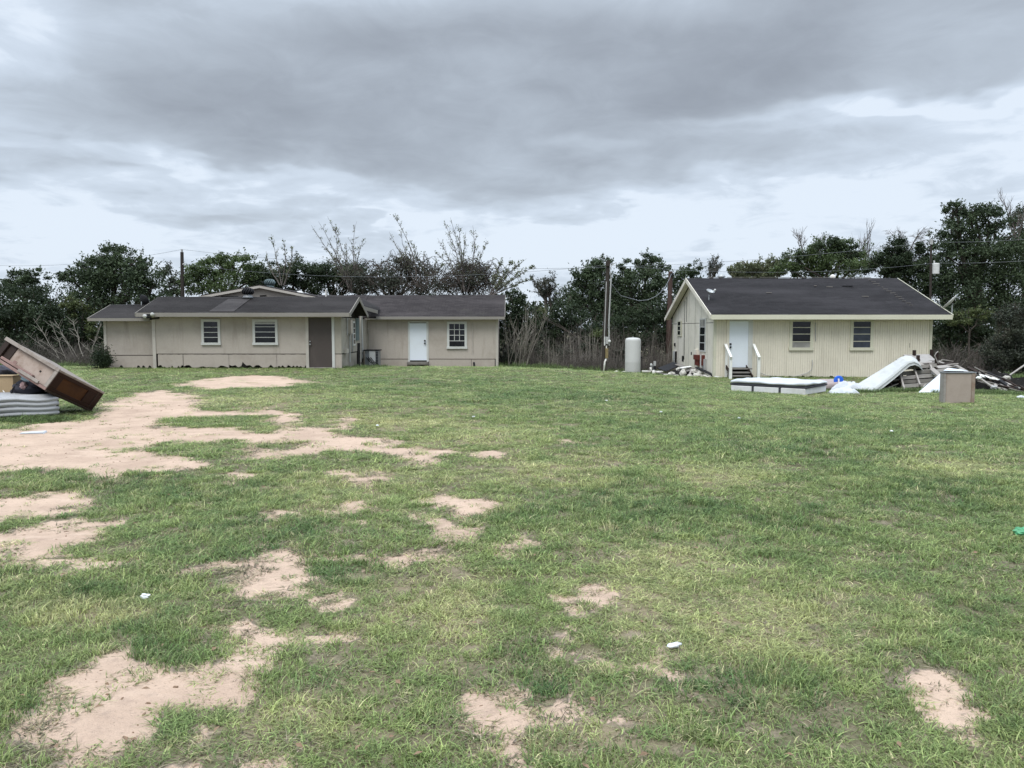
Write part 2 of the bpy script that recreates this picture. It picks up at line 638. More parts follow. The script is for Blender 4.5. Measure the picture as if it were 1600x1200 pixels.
M['brown_wood'] = weathered('varnished_brown_wood', (0.026, 0.010, 0.006), (0.011, 0.005, 0.004), 0.75, 0.7, 3, (1, 1, 3))
M['brown_panel'] = weathered('worn_brown_panel', (0.075, 0.029, 0.009), (0.024, 0.010, 0.005), 0.75, 0.8, 3)
M['pale_lining'] = weathered('pale_pink_lining', (0.37, 0.30, 0.255), (0.15, 0.09, 0.055), 0.85, 0.9, 3.0)
M['pale_edge'] = weathered('peeling_edge', (0.29, 0.255, 0.225), (0.12, 0.08, 0.058), 0.8, 0.75, 6)
M['pink_wood'] = weathered('pinkish_brown_wood', (0.26, 0.17, 0.15), (0.12, 0.07, 0.055), 0.8, 0.7, 5)
M['cardboard'] = weathered('cardboard', (0.42, 0.31, 0.19), (0.33, 0.235, 0.14), 0.9, 0.5, 4)
M['bag'] = weathered('dark_blue_grey_canvas', (0.055, 0.055, 0.07), (0.025, 0.025, 0.03), 0.85, 0.6, 6)
M['bag_blue'] = weathered('pale_blue_cloth', (0.40, 0.52, 0.58), (0.22, 0.29, 0.33), 0.85, 0.6, 6)
M['bag_pink'] = weathered('pale_pink_cloth', (0.50, 0.34, 0.33), (0.30, 0.2, 0.2), 0.85, 0.6, 8)
M['bark'] = weathered('bark', (0.075, 0.062, 0.052), (0.035, 0.03, 0.026), 0.95, 0.6, 3, (3, 3, 0.4))
M['grey_twig'] = weathered('grey_twigs', (0.125, 0.108, 0.098), (0.06, 0.05, 0.045), 0.95, 0.6, 1.2, bumpy=0)
M['pale_twig'] = weathered('pale_dry_stems', (0.23, 0.21, 0.18), (0.12, 0.10, 0.085), 0.95, 0.6, 0.9, bumpy=0)
M['dim_twig'] = weathered('brown_dry_stems', (0.105, 0.092, 0.081), (0.05, 0.042, 0.037), 0.95, 0.6, 0.8, bumpy=0)
M['leaf_dark'] = leaf_mat('dark_leaves', (0.012, 0.021, 0.011), (0.040, 0.060, 0.027))
M['leaf_oak'] = leaf_mat('oak_leaves', (0.019, 0.032, 0.016), (0.068, 0.096, 0.047))
M['leaf_mid'] = leaf_mat('mid_green_leaves', (0.030, 0.050, 0.019), (0.100, 0.140, 0.052))
M['leaf_yellow'] = leaf_mat('yellowish_leaves', (0.045, 0.062, 0.022), (0.095, 0.115, 0.042))
M['leaf_grey'] = leaf_mat('grey_green_leaves', (0.032, 0.040, 0.029), (0.062, 0.070, 0.047), (0.085, 0.062, 0.052))
M['leaf_bud'] = leaf_mat('spring_buds', (0.10, 0.12, 0.06), (0.18, 0.20, 0.11), (0.19, 0.145, 0.115))
M['leaf_dead'] = weathered('dead_leaf', (0.23, 0.155, 0.10), (0.13, 0.085, 0.055), 0.85, 0.6, 8, bumpy=0)
M['foam'] = weathered('white_foam_scrap', (0.72, 0.74, 0.76), (0.5, 0.5, 0.48), 0.7, 0.4, 20)
M['green_scrap'] = weathered('bright_green_plastic', (0.07, 0.30, 0.14), (0.05, 0.2, 0.09), 0.5, 0.4, 20, bumpy=0)

# ------------------------------------------------------------------ ground: bare sand, lawn
BARE = [
    [(-80, 676), (0, 672), (60, 664), (120, 650), (165, 632), (215, 615), (262, 610), (295, 612), (305, 625), (335, 634), (380, 644), (420, 640),
     (458, 648), (468, 666), (505, 670), (540, 650), (552, 664), (532, 681), (600, 690), (660, 699), (715, 712), (690, 722), (640, 722),
     (600, 712), (560, 704), (500, 708), (430, 719), (380, 722), (355, 712), (305, 728), (240, 735), (185, 746), (120, 748), (95, 735), (-80, 732)],
    [(272, 602), (300, 594), (345, 590), (395, 586), (440, 588), (486, 598), (440, 604), (380, 606), (320, 609)],
    [(-80, 775), (100, 775), (138, 785), (112, 800), (85, 812), (-80, 826)],
    [(-80, 842), (60, 826), (130, 815), (200, 803), (192, 822), (160, 836), (146, 856), (110, 866), (-80, 868)],
    [(-80, 872), (60, 876), (140, 866), (205, 868), (218, 888), (185, 897), (140, 884), (60, 884), (-80, 893)],
    [(650, 782), (700, 776), (760, 777), (800, 788), (760, 795), (690, 794)],
    [(520, 786), (550, 784), (580, 800), (560, 808), (530, 800)],
    [(415, 812), (455, 802), (495, 799), (470, 814), (430, 820)],
    [(610, 812), (660, 808), (730, 822), (730, 832), (650, 822)],
    [(480, 866), (560, 857), (630, 862), (715, 848), (720, 856), (640, 880), (560, 868), (490, 874)],
    [(280, 888), (350, 880), (440, 872), (464, 882), (466, 905), (500, 932), (545, 946), (510, 956), (440, 936), (378, 920), (400, 900), (340, 890)],
    [(308, 975), (340, 962), (372, 970), (365, 992), (330, 1000)],
    [(62, 1100), (110, 1062), (150, 1030), (196, 1018), (208, 1052), (240, 1082), (290, 1088), (380, 1098), (330, 1112), (262, 1110), (212, 1132), (190, 1172), (150, 1128), (85, 1112)],
    [(350, 1038), (440, 1018), (560, 990), (570, 1004), (500, 1020), (420, 1044), (370, 1050)],
    [(735, 1088), (775, 1070), (840, 1082), (885, 1085), (908, 1120), (862, 1142), (832, 1170), (800, 1152), (768, 1118)],
    [(880, 930), (920, 918), (955, 934), (930, 948), (890, 946)],
    [(850, 998), (900, 992), (925, 1002), (880, 1010)],
    [(945, 1012), (980, 1006), (1000, 1030), (970, 1046), (945, 1035)],
    [(1368, 1060), (1420, 1056), (1490, 1078), (1525, 1108), (1475, 1118), (1405, 1096)],
    [(785, 850), (830, 848), (840, 862), (800, 864)],
    [(745, 705), (780, 706), (775, 716), (740, 714)],
    [(870, 688), (905, 688), (900, 694), (872, 694)],
    [(350, 742), (400, 738), (430, 742), (380, 748)],
    [(205, 1040), (300, 1028), (350, 1040), (395, 1075), (372, 1100), (300, 1088), (240, 1080)],
    [(330, 1000), (400, 985), (470, 1000), (440, 1022), (360, 1030)],
    [(640, 822), (700, 824), (735, 832), (720, 840), (660, 834)],
    [(500, 742), (560, 736), (620, 745), (560, 752)],
    [(860, 1090), (905, 1100), (930, 1125), (890, 1140)],
    [(1000, 1030), (1040, 1025), (1060, 1042), (1020, 1050)],
    [(250, 1200), (330, 1180), (420, 1190), (420, 1230), (250, 1230)],
    [(800, 1190), (850, 1180), (900, 1230), (800, 1230)],
]
ISLANDS = [
    (318, 660, 72, 10), (410, 667, 46, 7), (436, 697, 36, 7), (330, 706, 62, 15), (345, 634, 32, 8), (385, 652, 40, 5), (80, 648, 70, 12),
    (275, 700, 40, 9), (40, 818, 45, 8), (30, 860, 40, 6), (110, 858, 40, 6), (120, 1090, 10, 6), (150, 1078, 8, 6), (290, 612, 14, 4), (60, 742, 90, 9),
    (1432, 1090, 18, 8),
]
DRY = [(900, 730, 130, 28), (1105, 742, 85, 24), (1010, 950, 130, 60), (1180, 985, 170, 75), (1060, 870, 120, 45), (620, 950, 110, 60), (560, 780, 160, 35),
       (760, 680, 140, 30), (640, 660, 160, 25), (420, 630, 130, 16), (700, 960, 80, 70), (480, 1120, 120, 60), (1500, 730, 90, 20), (900, 1150, 130, 50), (150, 960, 120, 20)]
LUSH = [(300, 770, 220, 40), (420, 830, 160, 35), (560, 900, 80, 28), (240, 1000, 90, 60), (80, 930, 110, 50), (470, 1070, 90, 40), (60, 1140, 110, 60), (1180, 680, 260, 40),
        (1420, 800, 240, 70), (1350, 680, 240, 30), (860, 620, 300, 18), (1180, 1080, 120, 50), (1480, 960, 170, 90), (1000, 800, 170, 45), (700, 600, 200, 14), (860, 1060, 60, 40)]


def to_px(x, y):
    z = gz(x, y) - EYE
    cp, sp = math.cos(PITCH), math.sin(PITCH)
    d = np.maximum(y * cp - z * sp, 0.05)
    v = y * sp + z * cp
    return 800 + F * x / d, 600 - F * v / d


def inside(px, py, poly):
    res = np.zeros(px.shape, bool)
    n = len(poly)
    j = n - 1
    for i in range(n):
        xi, yi = poly[i]
        xj, yj = poly[j]
        if yi != yj:
            c = ((yi > py) != (yj > py)) & (px < (xj - xi) * (py - yi) / (yj - yi) + xi)
            res ^= c
        j = i
    return res


def bare_mask(x, y):
    """bare sand of the yard, 0..1, with ragged grassy edges"""
    x = np.asarray(x, float)
    y = np.asarray(y, float)
    acc = np.zeros(x.shape)
    K = 7
    rough = (fbm(x * 6.5, y * 6.5, 151, 3) - 0.5)
    rough2 = (fbm(x * 6.5 + 30, y * 6.5, 157, 3) - 0.5)
    for k in range(K):
        w1 = (fbm(x * 2.3, y * 2.3, 31, 4) - 0.5) * 0.55 + (vnoise(x * 9, y * 9, 61 + k) - 0.5) * 0.22
        w2 = (fbm(x * 2.3 + 40, y * 2.3, 37, 4) - 0.5) * 0.75 + (vnoise(x * 9, y * 9, 71 + k) - 0.5) * 0.30
        w1 = w1 + rough * .22
        w2 = w2 + rough2 * .32
        s = 1.0 + 0.03 * y
        px, py = to_px(x + w1 * s, np.maximum(y + w2 * s, 0.6))
        m = np.zeros(x.shape, bool)
        for poly in BARE:
            m |= inside(px, py, poly)
        for (cx, cy, rx, ry) in ISLANDS:
            m &= ~(((px - cx) / rx) ** 2 + ((py - cy) / ry) ** 2 < 1)
        acc += m
    acc /= K
    acc[(y < 1.5)] = 0
    return acc


def soft_map(x, y, ells):
    px, py = to_px(x, np.maximum(y, 0.6))
    a = np.zeros(np.asarray(x).shape)
    for cx, cy, rx, ry in ells:
        q = ((px - cx) / rx) ** 2 + ((py - cy) / ry) ** 2
        a = np.maximum(a, np.exp(-q * 0.9))
    return a


def build_ground():
    ys = list(np.linspace(-60, 1.6, 8)[:-1])
    n = 300
    ys += [1.6 * (48 / 1.6) ** (i / n) for i in range(n + 1)]
    ys += [52, 58, 66, 80, 110, 160, 260, 420, 700]
    ss = np.linspace(-1, 1, 281)
    ss = np.concatenate([[-30, -9, -4, -2, -1.4], ss, [1.4, 2, 4, 9, 30]])
    yy = np.array(ys)
    half = np.clip(np.abs(yy), 2.2, None) * 0.72 + 0.5
    half = np.where(yy < 1.6, 4, half)
    X = ss[None, :] * half[:, None]
    Yg = np.repeat(yy[:, None], len(ss), 1)
    Z = gz(X, Yg)
    nr, nc = X.shape
    co = np.stack([X, Yg, Z], -1).reshape(-1, 3)
    idx = np.arange(nr * nc).reshape(nr, nc)
    faces = np.stack([idx[:-1, :-1], idx[:-1, 1:], idx[1:, 1:], idx[1:, :-1]], -1).reshape(-1, 4)
    me = bpy.data.meshes.new('ground')
    me.vertices.add(len(co))
    me.vertices.foreach_set('co', co.ravel())
    me.loops.add(faces.size)
    me.loops.foreach_set('vertex_index', faces.ravel().astype(np.int32))
    me.polygons.add(len(faces))
    me.polygons.foreach_set('loop_start', np.arange(0, faces.size, 4, dtype=np.int32))
    me.polygons.foreach_set('loop_total', np.full(len(faces), 4, np.int32))
    me.polygons.foreach_set('use_smooth', np.ones(len(faces), bool))
    me.update()
    fx, fy = co[:, 0], co[:, 1]
    b = bare_mask(fx, fy)
    a = me.attributes.new('bare', 'FLOAT', 'POINT')
    a.data.foreach_set('value', b.astype(np.float32))
    a = me.attributes.new('dry', 'FLOAT', 'POINT')
    a.data.foreach_set('value', soft_map(fx, fy, DRY).astype(np.float32))
    m, nt, bs = new_mat('lawn_and_sand')
    at = node(nt, 'ShaderNodeAttribute', attribute_name='bare')
    ad = node(nt, 'ShaderNodeAttribute', attribute_name='dry')
    sand = mixc(nt, remap(nt, nz(nt, 1.1, 6, 0.65), 0.35, 0.7), (0.55, 0.412, 0.315), (0.43, 0.315, 0.24))
    sand = mixc(nt, remap(nt, nz(nt, 7, 5, 0.7), 0.5, 0.75, 0, 0.55), sand, (0.30, 0.22, 0.175))
    sand = mixc(nt, remap(nt, nz(nt, 45, 3, 0.7), 0.56, 0.74, 0, 0.6), sand, (0.19, 0.145, 0.115))
    sand = mixc(nt, remap(nt, nz(nt, 2.6, 4, 0.6, (0.5, 1, 1)), 0.55, 0.75, 0, 0.6), sand, (0.63, 0.485, 0.38))
    soil = mixc(nt, remap(nt, nz(nt, 10, 5, 0.7), 0.35, 0.7), (0.13, 0.125, 0.07), (0.235, 0.195, 0.135))
    soil = mixc(nt, remap(nt, nz(nt, 60, 3, 0.7), 0.35, 0.75, 0, 0.6), soil, (0.055, 0.058, 0.032))
    soil = mixc(nt, ad.outputs['Fac'], soil, (0.25, 0.205, 0.135))
    soil = mixc(nt, remap(nt, nz(nt, 3.5, 5, 0.7), 0.5, 0.72, 0, 0.55), soil, (0.33, 0.265, 0.215))
    thatch = mixc(nt, remap(nt, nz(nt, 30, 4, 0.7), 0.35, 0.7), (0.155, 0.12, 0.10), (0.30, 0.245, 0.205))
    soil = mixc(nt, remap(nt, at.outputs['Fac'], 0.03, 0.3), soil, thatch)
    ragged = nt.nodes.new('ShaderNodeMath')
    ragged.operation = 'MULTIPLY_ADD'
    nt.links.new(nz(nt, 16, 5, 0.7), ragged.inputs[0])
    ragged.inputs[1].default_value = 0.8
    nt.links.new(at.outputs['Fac'], ragged.inputs[2])
    c = mixc(nt, remap(nt, ragged.outputs[0], 0.52, 0.80), soil, sand)
    # a thin dead-grass rim round the bare sand
    nt.links.new(c, bs.inputs['Base Color'])
    bs.inputs['Roughness'].default_value = 0.95
    bs.inputs['Specular IOR Level'].default_value = 0.1
    h = nt.nodes.new('ShaderNodeMath')
    h.operation = 'ADD'
    nt.links.new(nz(nt, 9, 6, 0.7), h.inputs[0])
    nt.links.new(nz(nt, 60, 3, 0.7), h.inputs[1])
    bump(nt, bs, h.outputs[0], 0.55, 0.03)
    me.materials.append(m)
    o = bpy.data.objects.new('ground', me)
    COL.objects.link(o)
    tag(o, 'flat mown yard of patchy grass and bare pinkish sand', kind='structure')
    return o


build_ground()


# ------------------------------------------------------------------ grass
def tuft_mesh(seed, nb, rad, hmin, hmax, width):
    r = random.Random(seed)
    v, f, shade = [], [], []
    for _ in range(nb):
        s_ = r.uniform(0.5, 1.5) if r.random() < .85 else 1.9
        a = r.uniform(0, 2 * math.pi)
        q = rad * math.sqrt(r.random())
        bx, by = q * math.cos(a), q * math.sin(a)
        d = r.uniform(0, 2 * math.pi)
        h = r.uniform(hmin, hmax)
        lean = r.uniform(0.35, 1.6) * h
        dx, dy = math.cos(d), math.sin(d)
        w = width * r.uniform(0.6, 1.3)
        wx, wy = -dy * w * .5, dx * w * .5
        tw = r.uniform(-0.8, 0.8)
        wx2, wy2 = (wx * math.cos(tw) - wy * math.sin(tw)) * .75, (wx * math.sin(tw) + wy * math.cos(tw)) * .75
        mx, my, mz = bx + dx * lean * .38, by + dy * lean * .38, h * .62
        tx, ty, tz = bx + dx * lean, by + dy * lean, h * r.uniform(0.65, 1.0)
        n = len(v)
        v += [(bx - wx, by - wy, -0.005), (bx + wx, by + wy, -0.005), (mx + wx2, my + wy2, mz), (mx - wx2, my - wy2, mz), (tx, ty, tz)]
        f += [(n, n + 1, n + 2, n + 3), (n + 3, n + 2, n + 4)]
        shade += [s_, s_]
    me = bpy.data.meshes.new('grass_tuft')
    me.from_pydata(v, [], f)
    me.update()
    a = me.attributes.new('shade', 'FLOAT', 'FACE')
    a.data.foreach_set('value', shade)
    me.materials.append(M['grass'])
    return bpy.data.objects.new('grass_tuft', me)


def build_grass():
    m, nt, b = new_mat('grass_blades')
    at = node(nt, 'ShaderNodeAttribute', attribute_name='tint')
    at.attribute_type = 'INSTANCER'
    c = at.outputs['Color']
    c = mixc(nt, remap(nt, nz(nt, 55, 2, 0.6), 0.35, 0.7, 0, 0.45), c, (0.30, 0.35, 0.14))
    sh = node(nt, 'ShaderNodeAttribute', attribute_name='shade')
    vs = nt.nodes.new('ShaderNodeVectorMath')
    vs.operation = 'SCALE'
    nt.links.new(c, vs.inputs[0])
    nt.links.new(sh.outputs['Fac'], vs.inputs['Scale'])
    c = vs.outputs[0]
    nt.links.new(c, b.inputs['Base Color'])
    b.inputs['Roughness'].default_value = 0.5
    b.inputs['Specular IOR Level'].default_value = 0.3
    tr = nt.nodes.new('ShaderNodeBsdfTranslucent')
    nt.links.new(c, tr.inputs['Color'])
    mx = nt.nodes.new('ShaderNodeMixShader')
    mx.inputs[0].default_value = 0.38
    nt.links.new(b.outputs[0], mx.inputs[1])
    nt.links.new(tr.outputs[0], mx.inputs[2])
    nt.links.new(mx.outputs[0], nt.nodes['Material Output'].inputs[0])
    M['grass'] = m
    tufts = [tuft_mesh(100 + i, 30, 0.075, 0.022, 0.062, 0.0058) for i in range(3)] + [tuft_mesh(200 + i, 22, 0.06, 0.03, 0.085, 0.0062) for i in range(2)]
    pts, scl, rot, tint = [], [], [], []
    # rings of distance: density falls and tufts widen with distance
    for (y0, y1, dens, sx, sz) in ((1.8, 5, 480, 0.85, 0.78), (5, 9, 260, 1.15, 0.9), (9, 15, 110, 1.7, 1.0), (15, 24, 56, 2.3, .9), (24, 34, 28, 3.1, .75), (34, 47, 14, 4.4, .75)):
        w0 = y1 * 0.71 + 0.8
        n = int(dens * (y1 - y0) * 2 * w0)
        y = rng.uniform(y0, y1, n)
        x = rng.uniform(-w0, w0, n)
        k = np.abs(x) < y * 0.71 + 0.6
        x, y = x[k], y[k]
        # keep the lawn out of the buildings
        keep = ~((x > -18.0) & (x < -7.5) & (y > 33.05)) & ~((x > -7.6) & (x < -0.75) & (y > 39.2)) & ~((x > 9.1) & (x < 18.75) & (y > 33.8))
        x, y = x[keep], y[keep]
        bm = bare_mask(x, y)
        nn = fbm(x * 1.6, y * 1.6, 51, 4)
        n2 = fbm(x * 5.5, y * 5.5, 57, 3)
        dry = np.clip(soft_map(x, y, DRY) * 0.75 + (fbm(x * 0.8, y * 0.8, 77, 4) - 0.5) * 1.3, 0, 1)
        lush = np.clip(soft_map(x, y, LUSH) * 0.8 + (fbm(x * 0.9, y * 0.9, 87, 4) - 0.5) * 1.5, 0, 1)
        pxx, pyy = to_px(x, y)
        thin = smooth(0.50, 0.66, fbm(x * 1.1, y * 1.1, 131, 5)) * (0.06 + 0.42 * smooth(1000, 400, pxx)) * smooth(640, 760, pyy) * (1 - .6 * dry)
        p = (1 - thin) * (1 - bm) ** 2.2 * (0.58 + 0.8 * smooth(0.34, 0.60, nn * 0.6 + n2 * 0.4)) * (1 - 0.15 * dry)
        p = p + 0.11 * (bm > 0.3) * (n2 > 0.55)
        k = rng.random(len(x)) < p
        # matted dead grass lies where the lawn has worn thin and round the sand
        dead = (~k) & (rng.random(len(x)) < np.clip(thin * 1.1 + 1.6 * np.clip(bm, 0, .6) * (1 - bm) ** 2 + .1 * dry + .22, 0, .7) * (bm < .75))
        xd, yd = x[dead], y[dead]
        m_ = len(xd)
        pts.append(np.stack([xd, yd, gz(xd, yd)], -1))
        wd = sx * rng.uniform(.7, 1.3, m_)
        scl.append(np.stack([wd, wd, sz * rng.uniform(.12, .42, m_)], -1))
        rot.append(np.stack([rng.normal(0, .05, m_), rng.normal(0, .05, m_), rng.uniform(0, 6.283, m_)], -1))
        td = np.array([0.255, 0.205, 0.165])[None] * rng.uniform(.45, 1.35, m_)[:, None]
        td = td + (rng.random(m_) < .3)[:, None] * np.array([.10, .09, .03])[None]
        tint.append(np.concatenate([td, np.ones((m_, 1))], -1))
        x, y, bm, nn, n2, dry, lush = (a[k] for a in (x, y, bm, nn, n2, dry, lush))
        n = len(x)
        z = gz(x, y)
        clump = smooth(0.45, 0.68, fbm(x * 2.2, y * 2.2, 91, 3))
        hs = sz * 0.76 * (0.62 + 0.55 * lush + 0.45 * clump - 0.25 * dry) * rng.uniform(0.65, 1.25, n) * (1 - 0.45 * np.clip(bm * 2, 0, 1))
        ws = sx * rng.uniform(0.8, 1.2, n)
        green = np.array([0.188, 0.256, 0.088])
        deep = np.array([0.060, 0.132, 0.046])
        pale = np.array([0.410, 0.430, 0.185])
        straw = np.array([0.52, 0.45, 0.28])
        r1 = rng.random(n)
        t = np.repeat(green[None], n, 0)
        fl = np.clip(lush * 0.85 + (r1 - 0.5) * 0.5 + (0.5 - n2) * 1.2, 0, 1)[:, None]
        t = t * (1 - fl) + deep * fl
        fp = np.clip(dry * 0.8 + (rng.random(n) - 0.55) * 0.7 + (n2 - 0.5) * 1.0, 0, 1)[:, None]
        t = t * (1 - fp) + pale * fp
        fs = (np.clip(dry * 0.8 - 0.25, 0, 1) * rng.random(n) + (rng.random(n) < 0.06) * 0.7 + (bm > 0.2) * 0.3 * rng.random(n))
        fs = np.clip(fs, 0, 0.95)[:, None]
        t = t * (1 - fs) + straw * fs
        t *= rng.uniform(0.8, 1.2, n)[:, None]
        pts.append(np.stack([x, y, z], -1))
        scl.append(np.stack([ws, ws, hs], -1))
        rot.append(np.stack([rng.normal(0, 0.08, n), rng.normal(0, 0.08, n), rng.uniform(0, 6.283, n)], -1))
        tint.append(np.concatenate([t, np.ones((n, 1))], -1))

    # longer weeds left by the mower round walls, debris and the tree line
    def weeds(px0, px1, Y0, Y1, n, h):
        x = rng.uniform(PX(px0, (Y0 + Y1) / 2), PX(px1, (Y0 + Y1) / 2), n)
        y = rng.uniform(Y0, Y1, n)
        t = np.array([0.075, 0.118, 0.045])[None] * rng.uniform(0.6, 1.6, n)[:, None]
        pts.append(np.stack([x, y, gz(x, y)], -1))
        hh = h * rng.uniform(0.5, 1.3, n)
        scl.append(np.stack([rng.uniform(1.2, 2.4, n), rng.uniform(1.2, 2.4, n), hh], -1))
        rot.append(np.stack([rng.normal(0, 0.1, n), rng.normal(0, 0.1, n), rng.uniform(0, 6.283, n)], -1))
        tint.append(np.concatenate([t, np.ones((n, 1))], -1))
    for w in ((1330, 1480, 25.0, 25.6, 260, 2.2), (1140, 1262, 25.0, 25.9, 70, 1.2), (1470, 1600, 23.6, 24.6, 260, 2.3), (1262, 1335, 25.6, 26.6, 60, 1.3), (1187, 1345, 33.45, 33.75, 70, 1.3),
              (165, 480, 32.7, 32.98, 130, 1.1), (522, 600, 33, 38.8, 200, 2.4), (775, 1050, 39, 43, 700, 4.5), (-20, 165, 37, 43, 900, 5.0), (1455, 1620, 30, 38, 800, 4.0),
              (-20, 95, 13.9, 14.5, 200, 1.5), (965, 1115, 34.5, 37.5, 220, 2.0)):
        weeds(*w)
    pts = np.concatenate(pts)
    scl = np.concatenate(scl)
    rot = np.concatenate(rot)
    tint = np.concatenate(tint)
    n = len(pts)
    me = bpy.data.meshes.new('grass')
    me.vertices.add(n)
    me.vertices.foreach_set('co', pts.ravel())
    for nm, arr in (('scl', scl), ('rot', rot)):
        a = me.attributes.new(nm, 'FLOAT_VECTOR', 'POINT')
        a.data.foreach_set('vector', arr.astype(np.float32).ravel())
    a = me.attributes.new('tint', 'FLOAT_COLOR', 'POINT')
    a.data.foreach_set('color', tint.astype(np.float32).ravel())
    a = me.attributes.new('pick', 'INT', 'POINT')
    a.data.foreach_set('value', rng.integers(0, 5, n).astype(np.int32))
    o = bpy.data.objects.new('grass', me)
    COL.objects.link(o)
    tag(o, 'short patchy green and straw coloured grass of the yard', kind='stuff')
    ng = bpy.data.node_groups.new('grass_scatter', 'GeometryNodeTree')
    ng.interface.new_socket('Geometry', in_out='INPUT', socket_type='NodeSocketGeometry')
    ng.interface.new_socket('Geometry', in_out='OUTPUT', socket_type='NodeSocketGeometry')
    N, L = ng.nodes, ng.links
    gi, go = N.new('NodeGroupInput'), N.new('NodeGroupOutput')
    mp = N.new('GeometryNodeMeshToPoints')
    ip = N.new('GeometryNodeInstanceOnPoints')
    jn = N.new('GeometryNodeJoinGeometry')
    for t in tufts:
        oi = N.new('GeometryNodeObjectInfo')
        oi.inputs['Object'].default_value = t
        oi.inputs['As Instance'].default_value = True
        L.new(oi.outputs['Geometry'], jn.inputs[0])

    def named(nm, ty):
        q = N.new('GeometryNodeInputNamedAttribute')
        q.data_type = ty
        q.inputs['Name'].default_value = nm
        return q.outputs['Attribute']
    L.new(gi.outputs[0], mp.inputs['Mesh'])
    L.new(mp.outputs[0], ip.inputs['Points'])
    L.new(jn.outputs[0], ip.inputs['Instance'])
    ip.inputs['Pick Instance'].default_value = True
    L.new(named('pick', 'INT'), ip.inputs['Instance Index'])
    er = N.new('FunctionNodeEulerToRotation')
    L.new(named('rot', 'FLOAT_VECTOR'), er.inputs[0])
    L.new(er.outputs[0], ip.inputs['Rotation'])
    L.new(named('scl', 'FLOAT_VECTOR'), ip.inputs['Scale'])
    L.new(ip.outputs[0], go.inputs[0])
    md = o.modifiers.new('scatter', 'NODES')
    md.node_group = ng
    print('grass tufts', n)


build_grass()

# ------------------------------------------------------------------ houses
def slope_slab(mb, x0, x1, ya, za, yb, zb, thick, nx=22, rows=16, step=0.010, wav=.032, seed=0):
    """one roof slope from eave (ya, za) up to ridge (yb, zb), laid in stepped courses, slightly uneven"""
    r = random.Random(seed)
    sag = [r.uniform(-wav, wav) for _ in range(nx + 1)]
    sag = [0.25 * sag[max(i - 1, 0)] + 0.5 * sag[i] + 0.25 * sag[min(i + 1, nx)] for i in range(nx + 1)]
    prof = []
    for k in range(rows):
        t0, t1 = k / rows, (k + 1) / rows
        prof.append((ya + (yb - ya) * t0, za + (zb - za) * t0 + step))
        prof.append((ya + (yb - ya) * t1, za + (zb - za) * t1))
    n = len(mb.v)
    m = len(prof)
    for i in range(nx + 1):
        x = x0 + (x1 - x0) * i / nx
        for (y, z) in prof:
            mb.v.append(Vector((x, y, z + sag[i])))
        mb.v.append(Vector((x, yb, zb - thick + sag[i])))
        mb.v.append(Vector((x, ya, za - thick + sag[i])))
    q = m + 2
    for i in range(nx):
        for k in range(q):
            k2 = (k + 1) % q
            mb.f.append((n + i * q + k, n + (i + 1) * q + k, n + (i + 1) * q + k2, n + i * q + k2))
    mb.f.append(tuple(n + k for k in range(q)))
    mb.f.append(tuple(n + nx * q + k for k in reversed(range(q))))
    return mb


def wall_front(mb, x0, x1, y, z0, z1, th=0.12):
    mb.bx(x0, x1, y, y + th, z0, z1)


def sash_window(house, x0, x1, z0, z1, y, fw, rails, panes, frame_mat, bar=0.026, mull=None, depth=0.05, sill=True):
    """a window in a wall that faces the camera: frame > pane, glazing_bar ; rails are heights of the bars, as fractions"""
    f = MB()
    f.bx(x0, x0 + fw, y - depth, y + 0.03, z0 + fw, z1 - fw)
    f.bx(x1 - fw, x1, y - depth, y + 0.03, z0 + fw, z1 - fw)
    f.bx(x0, x1, y - depth - 0.004, y + 0.03, z1 - fw, z1)
    f.bx(x0 - (0.02 if sill else 0), x1 + (0.02 if sill else 0), y - depth - (0.03 if sill else 0.004), y + 0.03, z0, z0 + fw)
    wo = f.build('window', frame_mat, house)
    xi0, xi1, zi0, zi1 = x0 + fw, x1 - fw, z0 + fw, z1 - fw
    zs = [zi0 + (zi1 - zi0) * r for r in rails]
    edges = [zi0] + zs + [zi1]
    for i in range(len(edges) - 1):
        MB().bx(xi0, xi1, y - 0.022 + 0.004 * (i % 2), y - 0.008, edges[i], edges[i + 1]).build('pane', panes[i % len(panes)], wo)
    for z in zs:
        MB().bx(xi0, xi1, y - 0.044, y - 0.023, z - bar / 2, z + bar / 2).build('glazing_bar', frame_mat, wo)
    if mull:
        nv, za, zb = mull
        for k in range(1, nv):
            x = xi0 + (xi1 - xi0) * k / nv
            MB().bx(x - .014, x + .014, y - 0.041, y - 0.0225, zi0 + (zi1 - zi0) * za, zi0 + (zi1 - zi0) * zb).build('glazing_bar', frame_mat, wo)
    return wo


def turbine_vent(house, c, r, mat, base_mat, base_h=0.2):
    b = MB()
    b.lathe(c, [(r * 1.15, -0.12), (r * 0.8, 0.0), (r * 0.62, 0.03), (r * 0.62, base_h)], 16)
    v = b.build('roof_vent', base_mat, house, smooth_shade=True)
    t = MB()
    c2 = Vector(c) + Vector((0, 0, base_h))
    n = 14
    for k in range(n):
        a = 2 * math.pi * k / n
        p = []
        for z, rr in ((0, .72), (.18, .98), (.42, 1.05), (.66, .86), (.78, .45)):
            p.append(c2 + Vector((math.cos(a + z * .8) * rr * r, math.sin(a + z * .8) * rr * r, z * r * 1.5)))
        t.tube(p, [r * .12, r * .16, r * .17, r * .15, r * .1], 4)
    t.lathe(c2 + Vector((0, 0, r * 1.12)), [(r * .8, 0), (r * .62, r * .1), (r * .2, r * .16)], 14)
    t.lathe(c2, [(r * .55, 0), (r * .7, r * .5), (r * .5, r * 1.1)], 14)
    t.build('turbine', mat, v, smooth_shade=True)
    return v


